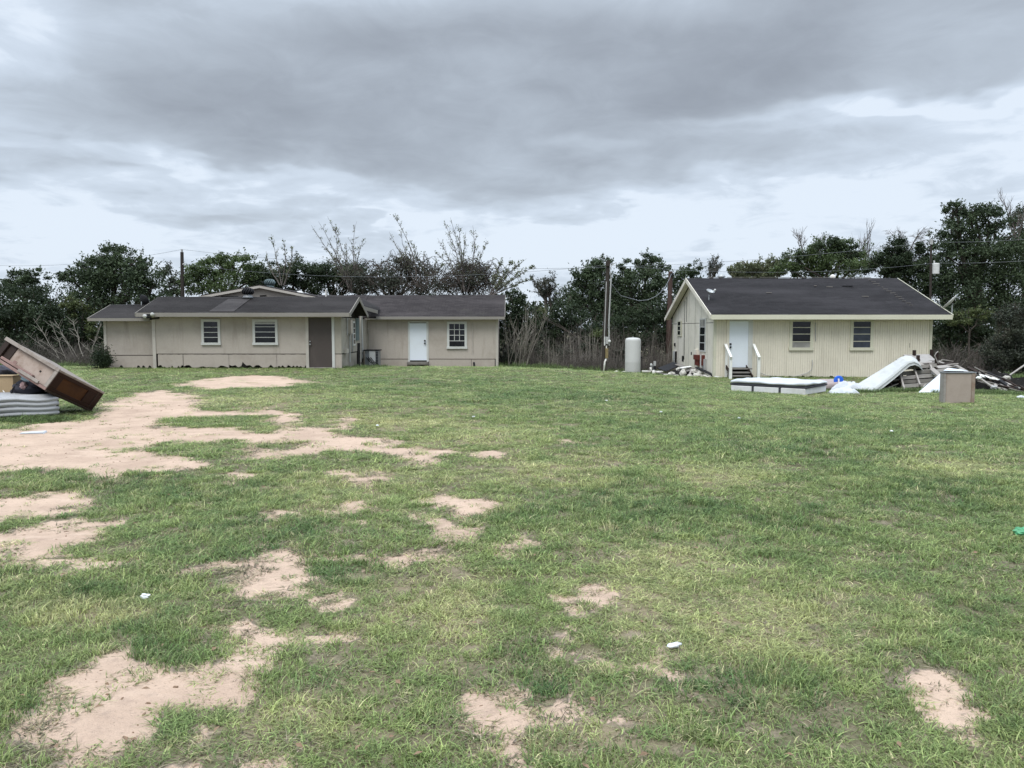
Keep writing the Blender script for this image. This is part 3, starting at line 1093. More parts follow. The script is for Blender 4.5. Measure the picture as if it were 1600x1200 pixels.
# ---------- the long beige house
def build_beige_house():
    YF, YA, YB = 33.0, 33.45, 39.2
    h = thing('beige_house', 'long low beige house with grey shingle roofs, brown front door and small gable', 'house', (-9.0, 36.0, -0.1))
    xl, xr = PX(239, YF), PX(533, YF)           # front wing
    xal = PX(163, YA)                            # left annex
    xbr = PX(778, YB)                            # rear wing
    z_line = PZ(553, YF)
    # front wing wall, split round the door
    xd0, xd1 = PX(477.5, YF), PX(522.5, YF)
    zt = PZ(489, YF)
    MB().bx(xl, xd0, YF, YF + 0.12, z_line + .012, zt).build('wall', M['beige'], h)
    MB().bx(xd1, xr, YF, YF + 0.12, z_line + .012, zt).build('wall', M['beige_dirty_shaded'], h)  # strip beside the door: dirt, with its shade mixed into the colour
    MB().bx(xd0, xd1, YF + .02, YF + 0.12, PZ(496, YF), zt).build('wall', M['beige'], h)
    # skirting sheets under the long open joint, ragged where they meet the ground
    r = random.Random(5)
    for (pa, pb) in ((245, 284), (285.0, 356), (356.6, 431), (431.5, 477)):
        x0, x1 = PX(pa, YF), PX(pb, YF)
        n = 16
        top, bot = [], []
        for i in range(n + 1):
            x = x0 + (x1 - x0) * i / n
            top.append(Vector((x, YF + .012, z_line - .022 + r.uniform(-.006, .006))))
            bot.append(Vector((x, YF + .012, float(gz(x, YF)) + .035 + r.random() ** 2 * .13)))
        mb = MB()
        for i in range(n):
            a, b, c, d = bot[i], bot[i + 1], top[i + 1], top[i]
            o = Vector((0, .05, 0))
            mb.quad(a, b, c, d).quad(b + o, a + o, d + o, c + o).quad(a + o, b + o, b, a).quad(d, c, c + o, d + o)
        mb.build('skirting_panel', M['beige_low'], h)
    x0, x1 = xd1, xr
    MB().bx(x0, x1, YF + .012, YF + .06, -.05, z_line - .02).build('skirting_panel', M['beige_low'], h)
    # hollow under the house seen through joints and gaps
    MB().bx(xl, xd0, YF + .09, YF + .13, -.3, z_line + .01).build('crawl_space', M['dark_gap'], h)
    MB().bx(xl + .05, xr - .05, YF + .13, YF + .2, -.3, zt - .05).build('sheathing', M['dark_gap'], h)
    # broken corner of a sheet by the second window
    bx = PX(380, YF)
    MB().poly([(bx - .16, YF + .004, .03), (bx + .12, YF + .004, .05), (bx + .1, YF + .004, .14), (bx + .0, YF + .004, .22), (bx - .06, YF + .004, .3), (bx - .09, YF + .004, .2)]).build('hole', M['dark_gap'], h)
    # corner board
    MB().bx(xl - .03, xl + .11, YF - .03, YF - .002, 0.02, zt).build('corner_board', M['beige_trim'], h)
    # door
    MB().bx(PX(482, YF), PX(518.5, YF), YF + .03, YF + .075, PZ(573.5, YF), PZ(496, YF)).build('door', M['brown_door'], h)
    door = h.children[-1]
    for py, rr in ((533.5, .028), (538, .035)):
        c = P(485, py, YF + .02)
        MB().lathe(c, [(rr * .6, 0), (rr * .6, .04), (rr, .05), (rr, .08), (rr * .5, .09)], 10, Matrix.Rotation(math.pi / 2, 3, 'X')).build('knob', M['tin'], door, smooth_shade=True)
    for a, b in ((477.5, 482), (518.5, 522.5)):
        MB().bx(PX(a, YF), PX(b, YF), YF - .035, YF + .04, -.02, PZ(495, YF)).build('door_jamb', M['white_trim' if a > 500 else 'beige_trim'], h)
    MB().bx(PX(480, YF), PX(521, YF), YF - .06, YF + .04, -.03, PZ(574, YF)).build('threshold', M['pale_wood'], h)
    # windows
    d = M['pane_dark']
    sash_window(h, PX(315, YF), PX(344.5, YF), PZ(539, YF), PZ(499, YF), YF, .105, (.25, .49, .74), [d], M['white_trim'])
    sash_window(h, PX(395, YF), PX(434, YF), PZ(539, YF), PZ(499, YF), YF, .105, (.25, .51, .76, .90), [d, d, d, d, M['pane_grey']], M['white_trim'])
    # side wall of the front wing, facing right, stained and broken
    zs1, zs0 = PZ(496, YF), z_line - .0
    MB().bx(xr - .12, xr, YF + .122, YB - .003, zs0 + .02, zs1).build('side_wall', M['beige_dirty_shaded'], h)
    MB().bx(xr - .10, xr - .02, YF + .122, YB - .003, -.35, zs0 - .03).build('side_skirting', M['beige_dirty_shaded'], h)
    MB().bx(xr - .13, xr - .06, YF + .13, YB, -.4, zs1 - .1).build('sheathing', M['dark_gap'], h)
    # gable triangle of the front wing
    ye0, yr_, ye1 = 32.42, 34.5, 36.5
    zr, ze = PZ(463.5, yr_), PZ(488.5, ye0)
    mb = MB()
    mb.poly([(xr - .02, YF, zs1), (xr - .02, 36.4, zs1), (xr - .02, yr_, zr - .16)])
    mb.build('gable_wall', M['dark_gap'], h)  # near-black sheet: shade of the recess under the eave put into its colour
    mb = MB()
    mb.poly([(xl + .02, YF, zs1), (xl + .02, yr_, zr - .16), (xl + .02, 36.4, zs1)])
    mb.build('gable_wall', M['beige'], h)
    # window, boarded opening and hanging strips on that side wall
    def side_board(name, y0, y1, p0, p1, mat, out=.04, lean=0.0):
        yc = (y0 + y1) / 2
        MB().corner_box((xr + .002, y0, PZ(p1, yc)), (out, 0, 0), (0, y1 - y0, 0), (0, lean, PZ(p0, yc) - PZ(p1, yc))).build(name, mat, h)
    wy0, wy1 = 35.25, 35.75
    side_board('side_window_frame', wy0, wy1, 502, 540, M['white_trim'], .05)
    for pa, pb in ((505, 512), (513.5, 520), (522, 529), (530.5, 537)):
        side_board('side_window_pane', wy0 + .08, wy1 - .08, pa, pb, M['pane_dark'], .056)
    side_board('side_curtain', 36.05, 36.75, 497, 532, M['teal_metal'], .03)
    side_board('loose_strip', 36.9, 37.1, 494, 566, M['beige_trim'], .05, .15)
    side_board('loose_strip', 37.45, 37.6, 494, 560, M['white_trim'], .05, -.1)
    side_board('dark_gap', 37.15, 37.4, 494, 566, M['dark_gap'], .03, .2)
    side_board('dark_gap', 36.3, 36.8, 536, 572, M['dark_gap'], .03, .1)
    side_board('meter_box', 34.25, 34.65, 500, 521, M['beige'], .16)
    side_board('meter_box', 33.5, 33.85, 545, 552, M['beige_trim'], .14)
    for (y, pa, pb, rr) in ((34.0, 497, 524, .028), (34.45, 521, 566, .03), (34.75, 497, 522, .022), (35.0, 522, 550, .02)):
        c0, c1 = Vector((xr + .06, y, PZ(pa, y))), Vector((xr + .06, y, PZ(pb, y)))
        MB().tube([c0, c1], rr, 6).build('conduit', M['conduit'] if rr > .025 else M['grey_metal'], h)
    # roof of the front wing
    xe0, xe1 = PX(213, ye0), PX(546.5, ye0)
    mb = MB()
    slope_slab(mb, xe0, xe1, ye0, ze, yr_, zr, .06, 26, 15, seed=1)
    roof = mb.build('roof', M['shingle'], h)
    slope_slab(MB(), xe0, xe1, ye1, ze + .0, yr_ + .001, zr, .06, 26, 15, seed=1).build('roof', M['shingle'], h)
    MB().bx(xe0, xe1, ye0 - .03, ye0 - .002, ze - .175, ze - .004).build('fascia', M['fascia'], roof)
    MB().bx(xe0 + .05, xe1 - .05, ye0, YF - .003, ze - .17, ze - .13).build('soffit', M['beige_trim'], roof)
    mb = MB()
    mb.plank((xe1 + .012, ye0 - .03, ze - .09), (xe1 + .012, yr_, zr - .10), .03, .17)
    mb.build('barge_board', M['fascia'], roof)
    MB().plank((xe1 + .012, yr_, zr - .10), (xe1 + .012, ye1 + .03, ze - .09), .03, .17).build('barge_board', M['fascia'], roof)
    MB().plank((xe0 - .012, ye0 - .03, ze - .09), (xe0 - .012, yr_, zr - .10), .03, .14).build('barge_board', M['fascia'], roof)
    # patch of newer, paler shingles below the vent, laid over the old ones
    mb = MB()
    def on(px, t):
        y = ye0 + (yr_ - ye0) * t
        return Vector((PX(px, y), y, ze + (zr - ze) * t + .035))
    a, b, c, dd = on(327, .03), on(366, .03), on(392, .80), on(358, .80)
    mb.quad(a, b, c, dd).quad(a + Vector((0, 0, -.05)), b + Vector((0, 0, -.05)), b, a).quad(b + Vector((0, 0, -.05)), c + Vector((0, 0, -.05)), c, b)
    mb.build('roof_patch', M['shingle_patch'], roof)
    # short eave carried on past the gable to meet the rear wing
    pA, pB = P(566, 480.5, 36.5), P(590, 487.5, 38.6)
    MB().plank(pA, pB, .03, .17).build('fascia', M['fascia'], roof)
    MB().poly([pA + Vector((0, 0, .09)), pB + Vector((0, 0, .09)), P(594, 481, 39.6), P(566, 466, 39.6)]).build('valley_roof', M['shingle'], h)

    # left annex
    zta, zla = PZ(497, YA), PZ(555, YA)
    MB().bx(xal, xl - .002, YA, YA + .12, zla + .012, zta).build('wall', M['beige'], h)
    MB().bx(xal, xl - .002, YA + .012, YA + .1, -.06, zla - .02).build('skirting_panel', M['beige_low'], h)
    MB().bx(xal + .02, xl - .05, YA + .11, YA + .16, -.2, zta - .1).build('sheathing', M['dark_gap'], h)
    MB().bx(xal - .02, xal + .1, YA - .03, YA - .002, 0, zta).build('corner_board', M['beige_trim'], h)
    MB().bx(xal, xal + .1, YA + .13, YA + 4, -.1, zta).build('side_wall', M['beige'], h)
    for px in (187, 214, 222, 232):
        x = PX(px, YA)
        MB().poly([(x - .1, YA - .003, -.02), (x + .12, YA - .003, -.02), (x + .05, YA - .003, .07 + r.random() * .05), (x - .02, YA - .003, .12)]).build('hole', M['dark_gap'], h)
    ya0, yar = 32.95, 34.9
    za0, zar = PZ(497, ya0), PZ(475.5, yar)
    xa0, xa1 = PX(138, ya0), xl + .3
    roof2 = slope_slab(MB(), xa0, xa1, ya0, za0, yar, zar, .06, 10, 12, seed=3).build('roof', M['shingle'], h)
    slope_slab(MB(), xa0, xa1, ya0 + 3.9, za0, yar + .001, zar, .06, 10, 12, seed=3).build('roof', M['shingle'], h)
    MB().bx(xa0, xl - .1, ya0 - .03, ya0 - .002, za0 - .13, za0 - .004).build('fascia', M['fascia'], roof2)
    MB().bx(xa0 + .05, xl - .05, ya0, YA - .003, za0 - .125, za0 - .09).build('soffit', M['beige_trim'], roof2)
    MB().poly([(xal + .02, YA, zta), (xal + .02, yar, zar - .12), (xal + .02, YA + 3.4, zta)]).build('gable_wall', M['beige'], h)
    MB().plank((xa0 - .012, ya0 - .03, za0 - .07), (xa0 - .012, yar, zar - .07), .03, .12).build('barge_board', M['fascia'], roof2)

    # raised cross gable behind the front ridge
    yg = 36.6
    xp, zp = PX(410, yg), PZ(447, yg)
    xg0, zg0 = PX(318, yg), PZ(463.5, yg)
    xg1, zg1 = PX(512, yg), PZ(467.5, yg)
    mb = MB()
    mb.poly([(xg0 + .1, yg, zg0 - .8), (xg1 - .1, yg, zg1 - .8), (xg1 - .1, yg, zg1 - .02), (xp, yg, zp - .06), (xg0 + .1, yg, zg0 - .02)])
    mb.build('rear_gable_wall', M['beige_low'], h)
    roof3 = MB()
    for (xa, za, xb, zb) in ((xg0, zg0, xp, zp), (xp, zp, xg1, zg1)):
        roof3.corner_box((xa, yg - .25, za - .0), (xb - xa, 0, zb - za), (0, 8, 0), (0, 0, .05))
    roof3 = roof3.build('roof', M['shingle_back'], h)
    MB().plank((xg0, yg - .28, zg0 - .05), (xp, yg - .28, zp - .05), .03, .11).build('barge_board', M['beige_trim'], roof3)
    MB().plank((xp, yg - .275, zp - .05), (xg1, yg - .275, zg1 - .05), .03, .11).build('barge_board', M['beige_trim'], roof3)
    for px0, px1, py in ((346, 372, 464), (406, 416, 462.5), (322, 340, 464)):
        MB().plank(P(px0, py, yg - .02), P(px1, py - .6, yg - .02), .03, .06).build('dark_joint', M['dark_gap'], h)

    # rear wing
    zb1, zbl = PZ(497.3, YB), PZ(561, YB)
    xb0 = xr + .004
    xw0, xw1 = PX(637.5, YB), PX(669.5, YB)
    MB().bx(xb0, xw0, YB, YB + .12, zbl + .012, zb1).build('wall', M['beige'], h)
    MB().bx(xw1, xbr, YB, YB + .12, zbl + .012, zb1).build('wall', M['beige'], h)
    MB().bx(xw0, xw1, YB + .02, YB + .12, PZ(504, YB), zb1).build('wall', M['beige'], h)
    MB().bx(xb0, xw0, YB + .012, YB + .1, -.5, zbl - .02).build('skirting_panel', M['beige_low'], h)
    MB().bx(xw1, PX(736, YB), YB + .012, YB + .1, -.5, zbl - .02).build('skirting_panel', M['beige_low'], h)
    MB().bx(PX(736.6, YB), PX(773, YB), YB + .012, YB + .1, -.5, zbl - .02).build('skirting_panel', M['beige_low'], h)
    MB().bx(xb0, xbr - .05, YB + .11, YB + .17, -.5, zb1 - .1).build('sheathing', M['dark_gap'], h)
    MB().bx(xbr - .12, xbr + .015, YB - .035, YB - .002, -.45, zb1).build('corner_board', M['beige_trim'], h)
    MB().bx(xbr - .1, xbr, YB + .13, YB + 5, -.5, zb1).build('side_wall', M['beige'], h)
    yb0, ybr = 38.75, 41.6
    ze_, zr_ = PZ(494.5, yb0), PZ(461, ybr)
    x0, x1 = PX(500, ybr) - .5, PX(788.5, yb0)
    roof4 = slope_slab(MB(), PX(560, yb0), x1, yb0, ze_, ybr, zr_, .06, 20, 20, seed=7).build('roof', M['shingle_back'], h)
    slope_slab(MB(), x0, x1, yb0 + 5.7, ze_, ybr + .001, zr_, .06, 24, 20, seed=7).build('roof', M['shingle_back'], h)
    slope_slab(MB(), x0, PX(560, yb0) - .002, 39.6, ze_ + (zr_ - ze_) * (39.6 - yb0) / (ybr - yb0), ybr, zr_, .06, 8, 14, seed=8).build('roof', M['shingle_back'], h)
    MB().bx(PX(588, yb0), x1, yb0 - .03, yb0 - .002, ze_ - .15, ze_ - .004).build('fascia', M['fascia'], roof4)
    MB().bx(PX(570, yb0), x1 - .05, yb0, YB - .003, ze_ - .145, ze_ - .11).build('soffit', M['beige_trim'], roof4)
    MB().plank((x1 + .012, yb0 - .03, ze_ - .08), (x1 + .012, ybr, zr_ - .08), .03, .13).build('barge_board', M['fascia'], roof4)
    MB().poly([(xbr - .02, YB, zb1), (xbr - .02, YB + 5, zb1), (xbr - .02, ybr, zr_ - .12)]).build('gable_wall', M['beige'], h)
    # white door
    dr = MB().bx(PX(640, YB), PX(666.5, YB), YB + .0, YB + .05, PZ(563, YB), PZ(505, YB)).build('door', M['white_door'], h)
    for py in (532.3, 536.5):
        MB().lathe(P(664, py, YB), [(.03, 0), (.03, .03), (.045, .04), (.045, .07), (.02, .08)], 10, Matrix.Rotation(math.pi / 2, 3, 'X')).build('knob', M['black'], dr, smooth_shade=True)
    for a, b in ((637.5, 640), (666.5, 669.5)):
        MB().bx(PX(a, YB), PX(b, YB), YB - .035, YB + .03, PZ(565, YB), PZ(504, YB)).build('door_jamb', M['white_trim'], h)
    MB().bx(PX(637.5, YB), PX(669.5, YB), YB - .04, YB + .03, PZ(504, YB), PZ(502, YB)).build('door_head', M['white_trim'], h)
    sash_window(h, PX(698.5, YB), PX(729.5, YB), PZ(545, YB), PZ(502.5, YB), YB, .12, (.25, .5, .75), [d], M['white_trim'], .03, (3, .25, 1.0))
    c0, c1 = P(738.5, 505, YB - .03), P(738.5, 552, YB - .03)
    MB().tube([c0, c1], .018, 6).build('conduit', M['beige_trim'], h)
    MB().tube([P(740.5, 566, YB - .02), P(741, 573, YB - .1)], .05, 6).build('drain_pipe', M['black'], h)
    # lights, vents and pipes
    fl = MB()
    fl.box(P(233, 492.5, 32.36), (.22, .06, .1))
    fl = fl.build('flood_light', M['black'], h)
    for px, py in ((227.5, 493.5), (238.5, 490.5)):
        mb = MB()
        dirv = Vector((0.25 if px > 230 else -.25, -1, -.35)).to_track_quat('Z', 'Y').to_matrix()
        mb.lathe(P(px, py, 32.3), [(.03, -.06), (.055, 0.0), (.085, .07), (.08, .09)], 12, dirv)
        mb.build('lamp', M['dish'], fl, smooth_shade=True)
    c = P(387.5, 462, 34.3)
    turbine_vent(h, c, .23, M['black'], M['grey_metal'], .06)
    turbine_vent(h, P(421.5, 447, 39.0), .24, M['teal_metal'], M['teal_metal'], .05)
    MB().tube([P(509.3, 464, 40.2), P(509.3, 452.5, 40.2)], .04, 8).build('vent_pipe', M['pvc'], h)
    MB().lathe(P(468.5, 457.5, 38.6), [(.2, -.06), (.2, .0), (.12, .08), (.0, .09)], 12).build('roof_vent', M['dish'], h, smooth_shade=True)
    MB().bx(PX(478, 33.2), PX(500, 33.2), 32.99, 33.0, 2.27, 2.28).build('drip_edge', M['dark_gap'], h)
    return h


build_beige_house()

# concrete step under the white door of the rear wing
st = thing('door_step', 'dark timber step on two feet under the white door of the beige house', 'step', ground_at(PX(653.5, 38.9), 38.9))
MB().bx(PX(636, 38.9), PX(669, 38.9), 38.68, 39.15, PZ(569.5, 38.9), PZ(565.5, 38.9)).build('tread', M['grey_wood'], st)
MB().bx(PX(638, 38.9), PX(668, 38.9), 38.74, 38.77, PZ(569.4, 38.9) - .09, PZ(569.6, 38.9)).build('riser', M['dark_gap'], st)
for a, b in ((636.5, 642), (661, 668)):
    MB().bx(PX(a, 38.9), PX(b, 38.9), 38.72, 39.1, float(gz(-5, 38.9)) - .03, PZ(569.7, 38.9)).build('foot', M['dark_wood'], st)

# air conditioner in the inner corner
ac = thing('air_conditioner', 'grey outdoor air conditioner with pale panel standing in the inner corner of the beige house', 'air conditioner', ground_at(PX(581, 37.6), 37.6))
x0, x1 = PX(569, 37.4), PX(591, 37.4)
z0, z1 = float(gz(x0, 37.4)), PZ(546.5, 37.4)
MB().bx(x0 + .02, x1 - .02, 37.4, 38.1, z0, z1 - .05).build('casing', M['grey_metal'], ac)
MB().bx(x0 - .05, x1 + .03, 37.35, 38.15, z1 - .05, z1).build('lid', M['black'], ac)
MB().bx(PX(576.5, 37.38), PX(586, 37.38), 37.37, 37.398, z0 + .1, z1 - .06).build('panel', M['dish'], ac)
mb = MB()
for k in range(9):
    z = z0 + .12 + k * .075
    mb.bx(PX(586.4, 37.38), x1 - .025, 37.375, 37.397, z, z + .035)
mb.build('grille', M['black'], ac)
mb = MB()
for k in range(3):
    mb.tube([(x0 + .1 + k * .1, 37.36, z0 + .5), (x0 + .3 + k * .1, 37.2, z0 + .3), (x0 + .55 + k * .1, 37.25, z0 + .12), (x0 + .75 + k * .08, 37.1, z0 + .03)], .022, 5)
mb.build('hose', M['black'], ac)

# satellite dishes, things bolted on the roofs
def dish(name_label, base, mast_h, face, r, arm, scale=1.0, back=None):
    t = thing('satellite_dish', name_label, 'satellite dish', base)
    top = Vector(base) + Vector((0, 0, mast_h))
    MB().tube([Vector(base) - Vector((0, 0, .05)), top], .022 * scale, 6).build('mast', M['tin'], t)
    face = Vector(face).normalized()
    Q = face.to_track_quat('Z', 'Y').to_matrix()
    prof_o = [(0.02, 0.0), (r * .5, .025), (r * .85, .07), (r, .105), (r, .12), (r * .85, .085), (r * .5, .04), (.02, .015)]
    c = top + face * .08
    MB().lathe(c, prof_o, 20, Q).build('reflector', back or M['dish'], t, smooth_shade=True)
    arm = Vector(arm)
    low = c + Q @ Vector((0, -r * .95, .1))
    MB().tube([low, c + arm], .018 * scale, 5).build('arm', M['tin'], t)
    MB().tube([c + arm, c + arm - face * .12 + Vector((0, 0, .03))], [.04, .05], 8).build('receiver', M['dish'], t)
    return t


dish('dark satellite dish seen from behind on the low left roof of the beige house', P(221, 476, 34.8), .14, (.35, .9, .35), .27, (.0, .35, .2), back=M['black'])
rp = thing('antenna_mount', 'bent pale bracket left on the low left roof of the beige house', 'bracket', P(208, 475, 34.7))
MB().tube([P(208, 476, 34.7), P(203.5, 469.5, 34.7), P(210, 473, 34.75)], .03, 6).build('arm', M['tin'], rp)


# ---------- the cream house
def build_cream_house():
    YF = 33.8
    YR = 42.5
    h = thing('cream_house', 'cream boarded house with charcoal gable roof, white front door and rail steps', 'house', (14, 38, -0.45))
    x0, x1 = PX(1116.5, YF), PX(1456, YF)
    zt = PZ(498.5, YF)
    zb = PZ(590, YF)
    # grooved boarding, with recessed joints
    def boards(mb, a, b, za, zb_, y):
        n = max(1, int(round((b - a) / .106)))
        w = (b - a) / n
        g = .014
        for i in range(n):
            u0, u1 = a + i * w, a + (i + 1) * w
            mb.bx(u0 + g / 2, u1 - g / 2, y, y + .05, za, zb_)
    xd0, xd1 = PX(1135, YF), PX(1176, YF)
    for (a, b, za) in ((x0 + .08, xd0, zb), (xd1, PX(1234, YF), zb), (PX(1234, YF), PX(1270, YF), zb), (PX(1270, YF), PX(1329, YF), zb), (PX(1329, YF), PX(1364.5, YF), zb), (PX(1364.5, YF), x1 - .1, zb)):
        n = max(1, int(round((b - a) / .106)))
        w = (b - a) / n
        top = zt
        for i in range(n):
            u0, u1 = a + i * w, a + (i + 1) * w
            MB().bx(u0 + .0065, u1 - .0065, YF + random.uniform(0, .004), YF + .05, za + random.uniform(-.02, .02), top).build('board', M['cream'], h)
    MB().bx(x0 + .05, x1 - .05, YF + .025, YF + .1, zb + .05, zt - .01).build('wall', M['cream_trim'], h)
    MB().bx(xd0, xd1, YF + .01, YF + .06, PZ(501, YF), zt).build('wall', M['cream'], h)
    MB().bx(x1 - .1, x1 + .02, YF - .03, YF + .05, zb, zt).build('corner_board', M['cream_trim'], h)
    MB().bx(x0 - .01, x0 + .08, YF - .03, YF + .05, zb, zt).build('corner_board', M['cream_trim'], h)
    MB().bx(x0 + .1, x1 - .1, YF + .06, YF + .2, -.8, zb + .1).build('crawl_space', M['dark_gap'], h)
    # pale blocks showing under the boards
    r = random.Random(3)
    px = 1272
    while px < 1345:
        w = r.uniform(11, 15)
        MB().box(P(px + w / 2, 595.6, YF + .1), (w / F * YF - .05, .2, .17), None, .012).build('block', M['block'], h)
        px += w + .6
    for pxx in (1128, 1200, 1232, 1445):
        MB().box(P(pxx, 594, YF + .12), (.4, .2, .2), None, .012).build('block', M['block'], h)
    # holes eaten into the foot of the boards
    for pxx in (1206, 1214, 1224, 1235, 1247, 1256, 1269, 1285, 1300):
        x = PX(pxx, YF)
        MB().poly([(x - .15, YF - .006, zb - .03), (x + .16, YF - .006, zb - .03), (x + .1, YF - .006, zb + .03 + r.random() * .04), (x, YF - .006, zb + .05 + r.random() * .06), (x - .1, YF - .006, zb + .02)]).build('hole', M['dark_gap'], h)
    # side wall with the gable
    zs0 = zb + .05
    ye0, yr_, ye1 = 33.22, 38.1, 43.2
    zr, ze = PZ(434.5, yr_), PZ(491.5, ye0)
    sl = (zr - ze) / (yr_ - ye0)
    def roof_under(y):
        return ze + sl * (y - ye0) - .15 if y < yr_ else zr - (zr - ze) * (y - yr_) / (ye1 - yr_) - .15
    ys = [YF + .052, 35.0, 36.2, 37.4, 38.1, 38.7, 39.9, 41.1, YR]
    zj = PZ(505.3, 38)
    for i in range(len(ys) - 1):
        a, b = ys[i] + .012, ys[i + 1] - .012
        if abs(ys[i] - 38.1) < .01:
            a = ys[i] + .0
        if abs(ys[i + 1] - 38.1) < .01:
            b = ys[i + 1]
        za = zs0 + random.uniform(-.04, .04)
        o = Vector((.1, 0, 0))
        pts = [(x0, a, za), (x0, a, zj - .012), (x0, b, zj - .012), (x0, b, za)]
        MB().poly(pts).poly([Vector(p) + o for p in reversed(pts)]).quad(pts[0], pts[3], Vector(pts[3]) + o, Vector(pts[0]) + o).build('side_panel', M['cream_side'], h)
        pts = [(x0, a, zj + .012), (x0, a, roof_under(a)), (x0, b, roof_under(b)), (x0, b, zj + .012)]
        MB().poly(pts).poly([Vector(p) + o for p in reversed(pts)]).build('side_panel', M['cream_side'], h)
    MB().poly([(x0 + .03, YF + .05, zs0), (x0 + .03, YF + .05, roof_under(YF) - .02), (x0 + .03, yr_, zr - .2), (x0 + .03, YR - .02, roof_under(YR) - .02), (x0 + .03, YR - .02, zs0)]).build('sheathing', M['dark_gap'], h)
    MB().bx(x0 + .1, x0 + .2, YF + .3, YR - .2, -1, zs0 + .1).build('crawl_space', M['dark_gap'], h)
    MB().poly([(x1 - .03, YF + .05, zb), (x1 - .03, YR, zb), (x1 - .03, YR, roof_under(YR)), (x1 - .03, yr_, zr - .2), (x1 - .03, YF + .05, roof_under(YF))]).build('side_wall', M['cream'], h)
    MB().bx(x0 + .2, x1, YR - .1, YR, zb, zt).build('rear_wall', M['cream'], h)
    MB().bx(x0 - .035, x0 - .003, YR - .13, YR - .02, zs0, roof_under(YR)).build('corner_board', M['cream_trim'], h)
    MB().bx(x0 - .03, x0 - .003, YF - .02, YF + .12, zs0, roof_under(YF)).build('corner_board', M['cream_trim'], h)
    # side windows and odds and ends
    def sidebox(name, px0, px1, p0, p1, mat, out=.05, parent=None, ins=0.0):
        ya = x0 * F / (px1 - 800.0)
        yb = x0 * F / (px0 - 800.0)
        ym = (ya + yb) / 2
        return MB().bx(x0 - out, x0 - .002, ya + ins, yb - ins, PZ(p1, ym), PZ(p0, ym)).build(name, mat, parent or h)
    for (pa, pb, ta, tb, n) in ((1093.5, 1103, 497.5, 549.5, 4), (1058.5, 1064.5, 501, 525.5, 3)):
        f = sidebox('window', pa, pb, ta, tb, M['white_trim' if n == 4 else 'cream_trim'], .045)
        for k in range(n):
            hh = (tb - ta - 3) / n
            if n == 4 and k == 0:
                mt = M['pane_grey']
            else:
                mt = M['pane_dark']
            o = sidebox('pane', pa + 1.1, pb - 1.1, ta + 1.8 + k * hh, ta + 1.8 + (k + 1) * hh - 1.3, mt, .05, f)
    sidebox('side_hatch', 1052.5, 1057, 548.5, 567, M['white_trim'], .05)
    sidebox('dark_slot', 1056, 1057.6, 549, 567, M['dark_gap'], .06)
    sidebox('breaker_box', 1086.5, 1091.5, 546, 556, M['cream_side'], .12)
    sidebox('rusty_box', 1089, 1097, 554.5, 562, M['rust'], .18)
    sidebox('rusty_box', 1090, 1096, 562.3, 571, M['rust'], .14)
    sidebox('rusty_strip', 1099, 1101.5, 555, 571, M['rust'], .1)
    sidebox('white_pipe', 1097, 1099, 555, 575, M['pvc'], .1)
    sidebox('grey_pipe', 1102.5, 1104, 561, 578, M['conduit'], .1)
    sidebox('crack', 1068.6, 1069.3, 470, 562, M['dark_gap'], .006)
    sidebox('crack', 1071.5, 1072.1, 464, 503, M['dark_gap'], .006)
    sidebox('hole', 1065.5, 1068.5, 556, 565, M['dark_gap'], .006)
    sidebox('hole', 1079.5, 1081, 550, 554.5, M['dark_gap'], .006)
    sidebox('hole', 1054, 1055.4, 536, 541, M['dark_gap'], .05)
    # roof
    xe0, xe1 = PX(1110.5, ye0), PX(1487, ye0)
    rf = slope_slab(MB(), xe0, xe1, ye0, ze, yr_, zr, .07, 30, 36, .009, .028, seed=21).build('roof', M['shingle_dark'], h)
    slope_slab(MB(), xe0, xe1, ye1, ze, yr_ + .001, zr, .07, 30, 36, .009, .016, seed=21).build('roof', M['shingle_dark'], h)
    MB().bx(xe0, xe1, ye0 - .035, ye0 - .002, ze - .215, ze - .006).build('fascia', M['cream_trim'], rf)
    MB().bx(xe0 + .03, xe1 - .03, ye0, YF - .034, ze - .21, ze - .17).build('soffit', M['cream_trim'], rf)
    for (xa, mt) in ((xe0 - .014, M['cream_side']), (xe1 + .014, M['cream_trim'])):
        MB().plank((xa, ye0 - .03, ze - .1), (xa, yr_, zr - .1), .03, .2).build('barge_board', mt, rf)
        MB().plank((xa, yr_, zr - .1), (xa, ye1 + .03, ze - .1), .03, .2).build('barge_board', mt, rf)
    # boarded underside of the gable overhang
    mb = MB()
    mb.corner_box((xe0 + .012, ye0 + .1, ze - .125), (x0 - xe0 - .05, 0, 0), (0, yr_ - ye0 - .1, sl * (yr_ - ye0 - .1)), (0, 0, .03))
    mb.corner_box((xe0 + .012, yr_, zr - .125), (x0 - xe0 - .05, 0, 0), (0, ye1 - yr_ - .02, -(zr - ze) * (ye1 - yr_ - .02) / (ye1 - yr_)), (0, 0, .03))
    mb.build('soffit', M['cream_side'], rf)
    # torn line of roofing and loose strips
    def onroof(px, t):
        y = ye0 + (yr_ - ye0) * t
        return Vector((PX(px, y), y, ze + (zr - ze) * t + .03))
    r = random.Random(8)
    for k in range(15):
        s = k / 14
        a = onroof(1352 + 70 * s + r.uniform(-1, 1), .98 - .76 * s)
        MB().box(a, (r.uniform(.08, .34), r.uniform(.02, .045), .02), Matrix.Rotation(r.uniform(-.6, .6), 3, 'Z')).build('torn_strip', M['grey_wood'], rf)
    for (p, t, w) in ((1294, .72, .3), (1322, .74, .5), (1272, .75, .12), (1200, .55, .25), (1350, .45, .3)):
        MB().box(onroof(p, t), (w, .06, .03)).build('torn_strip', M['grey_wood'] if w < .35 else M['black'], rf)
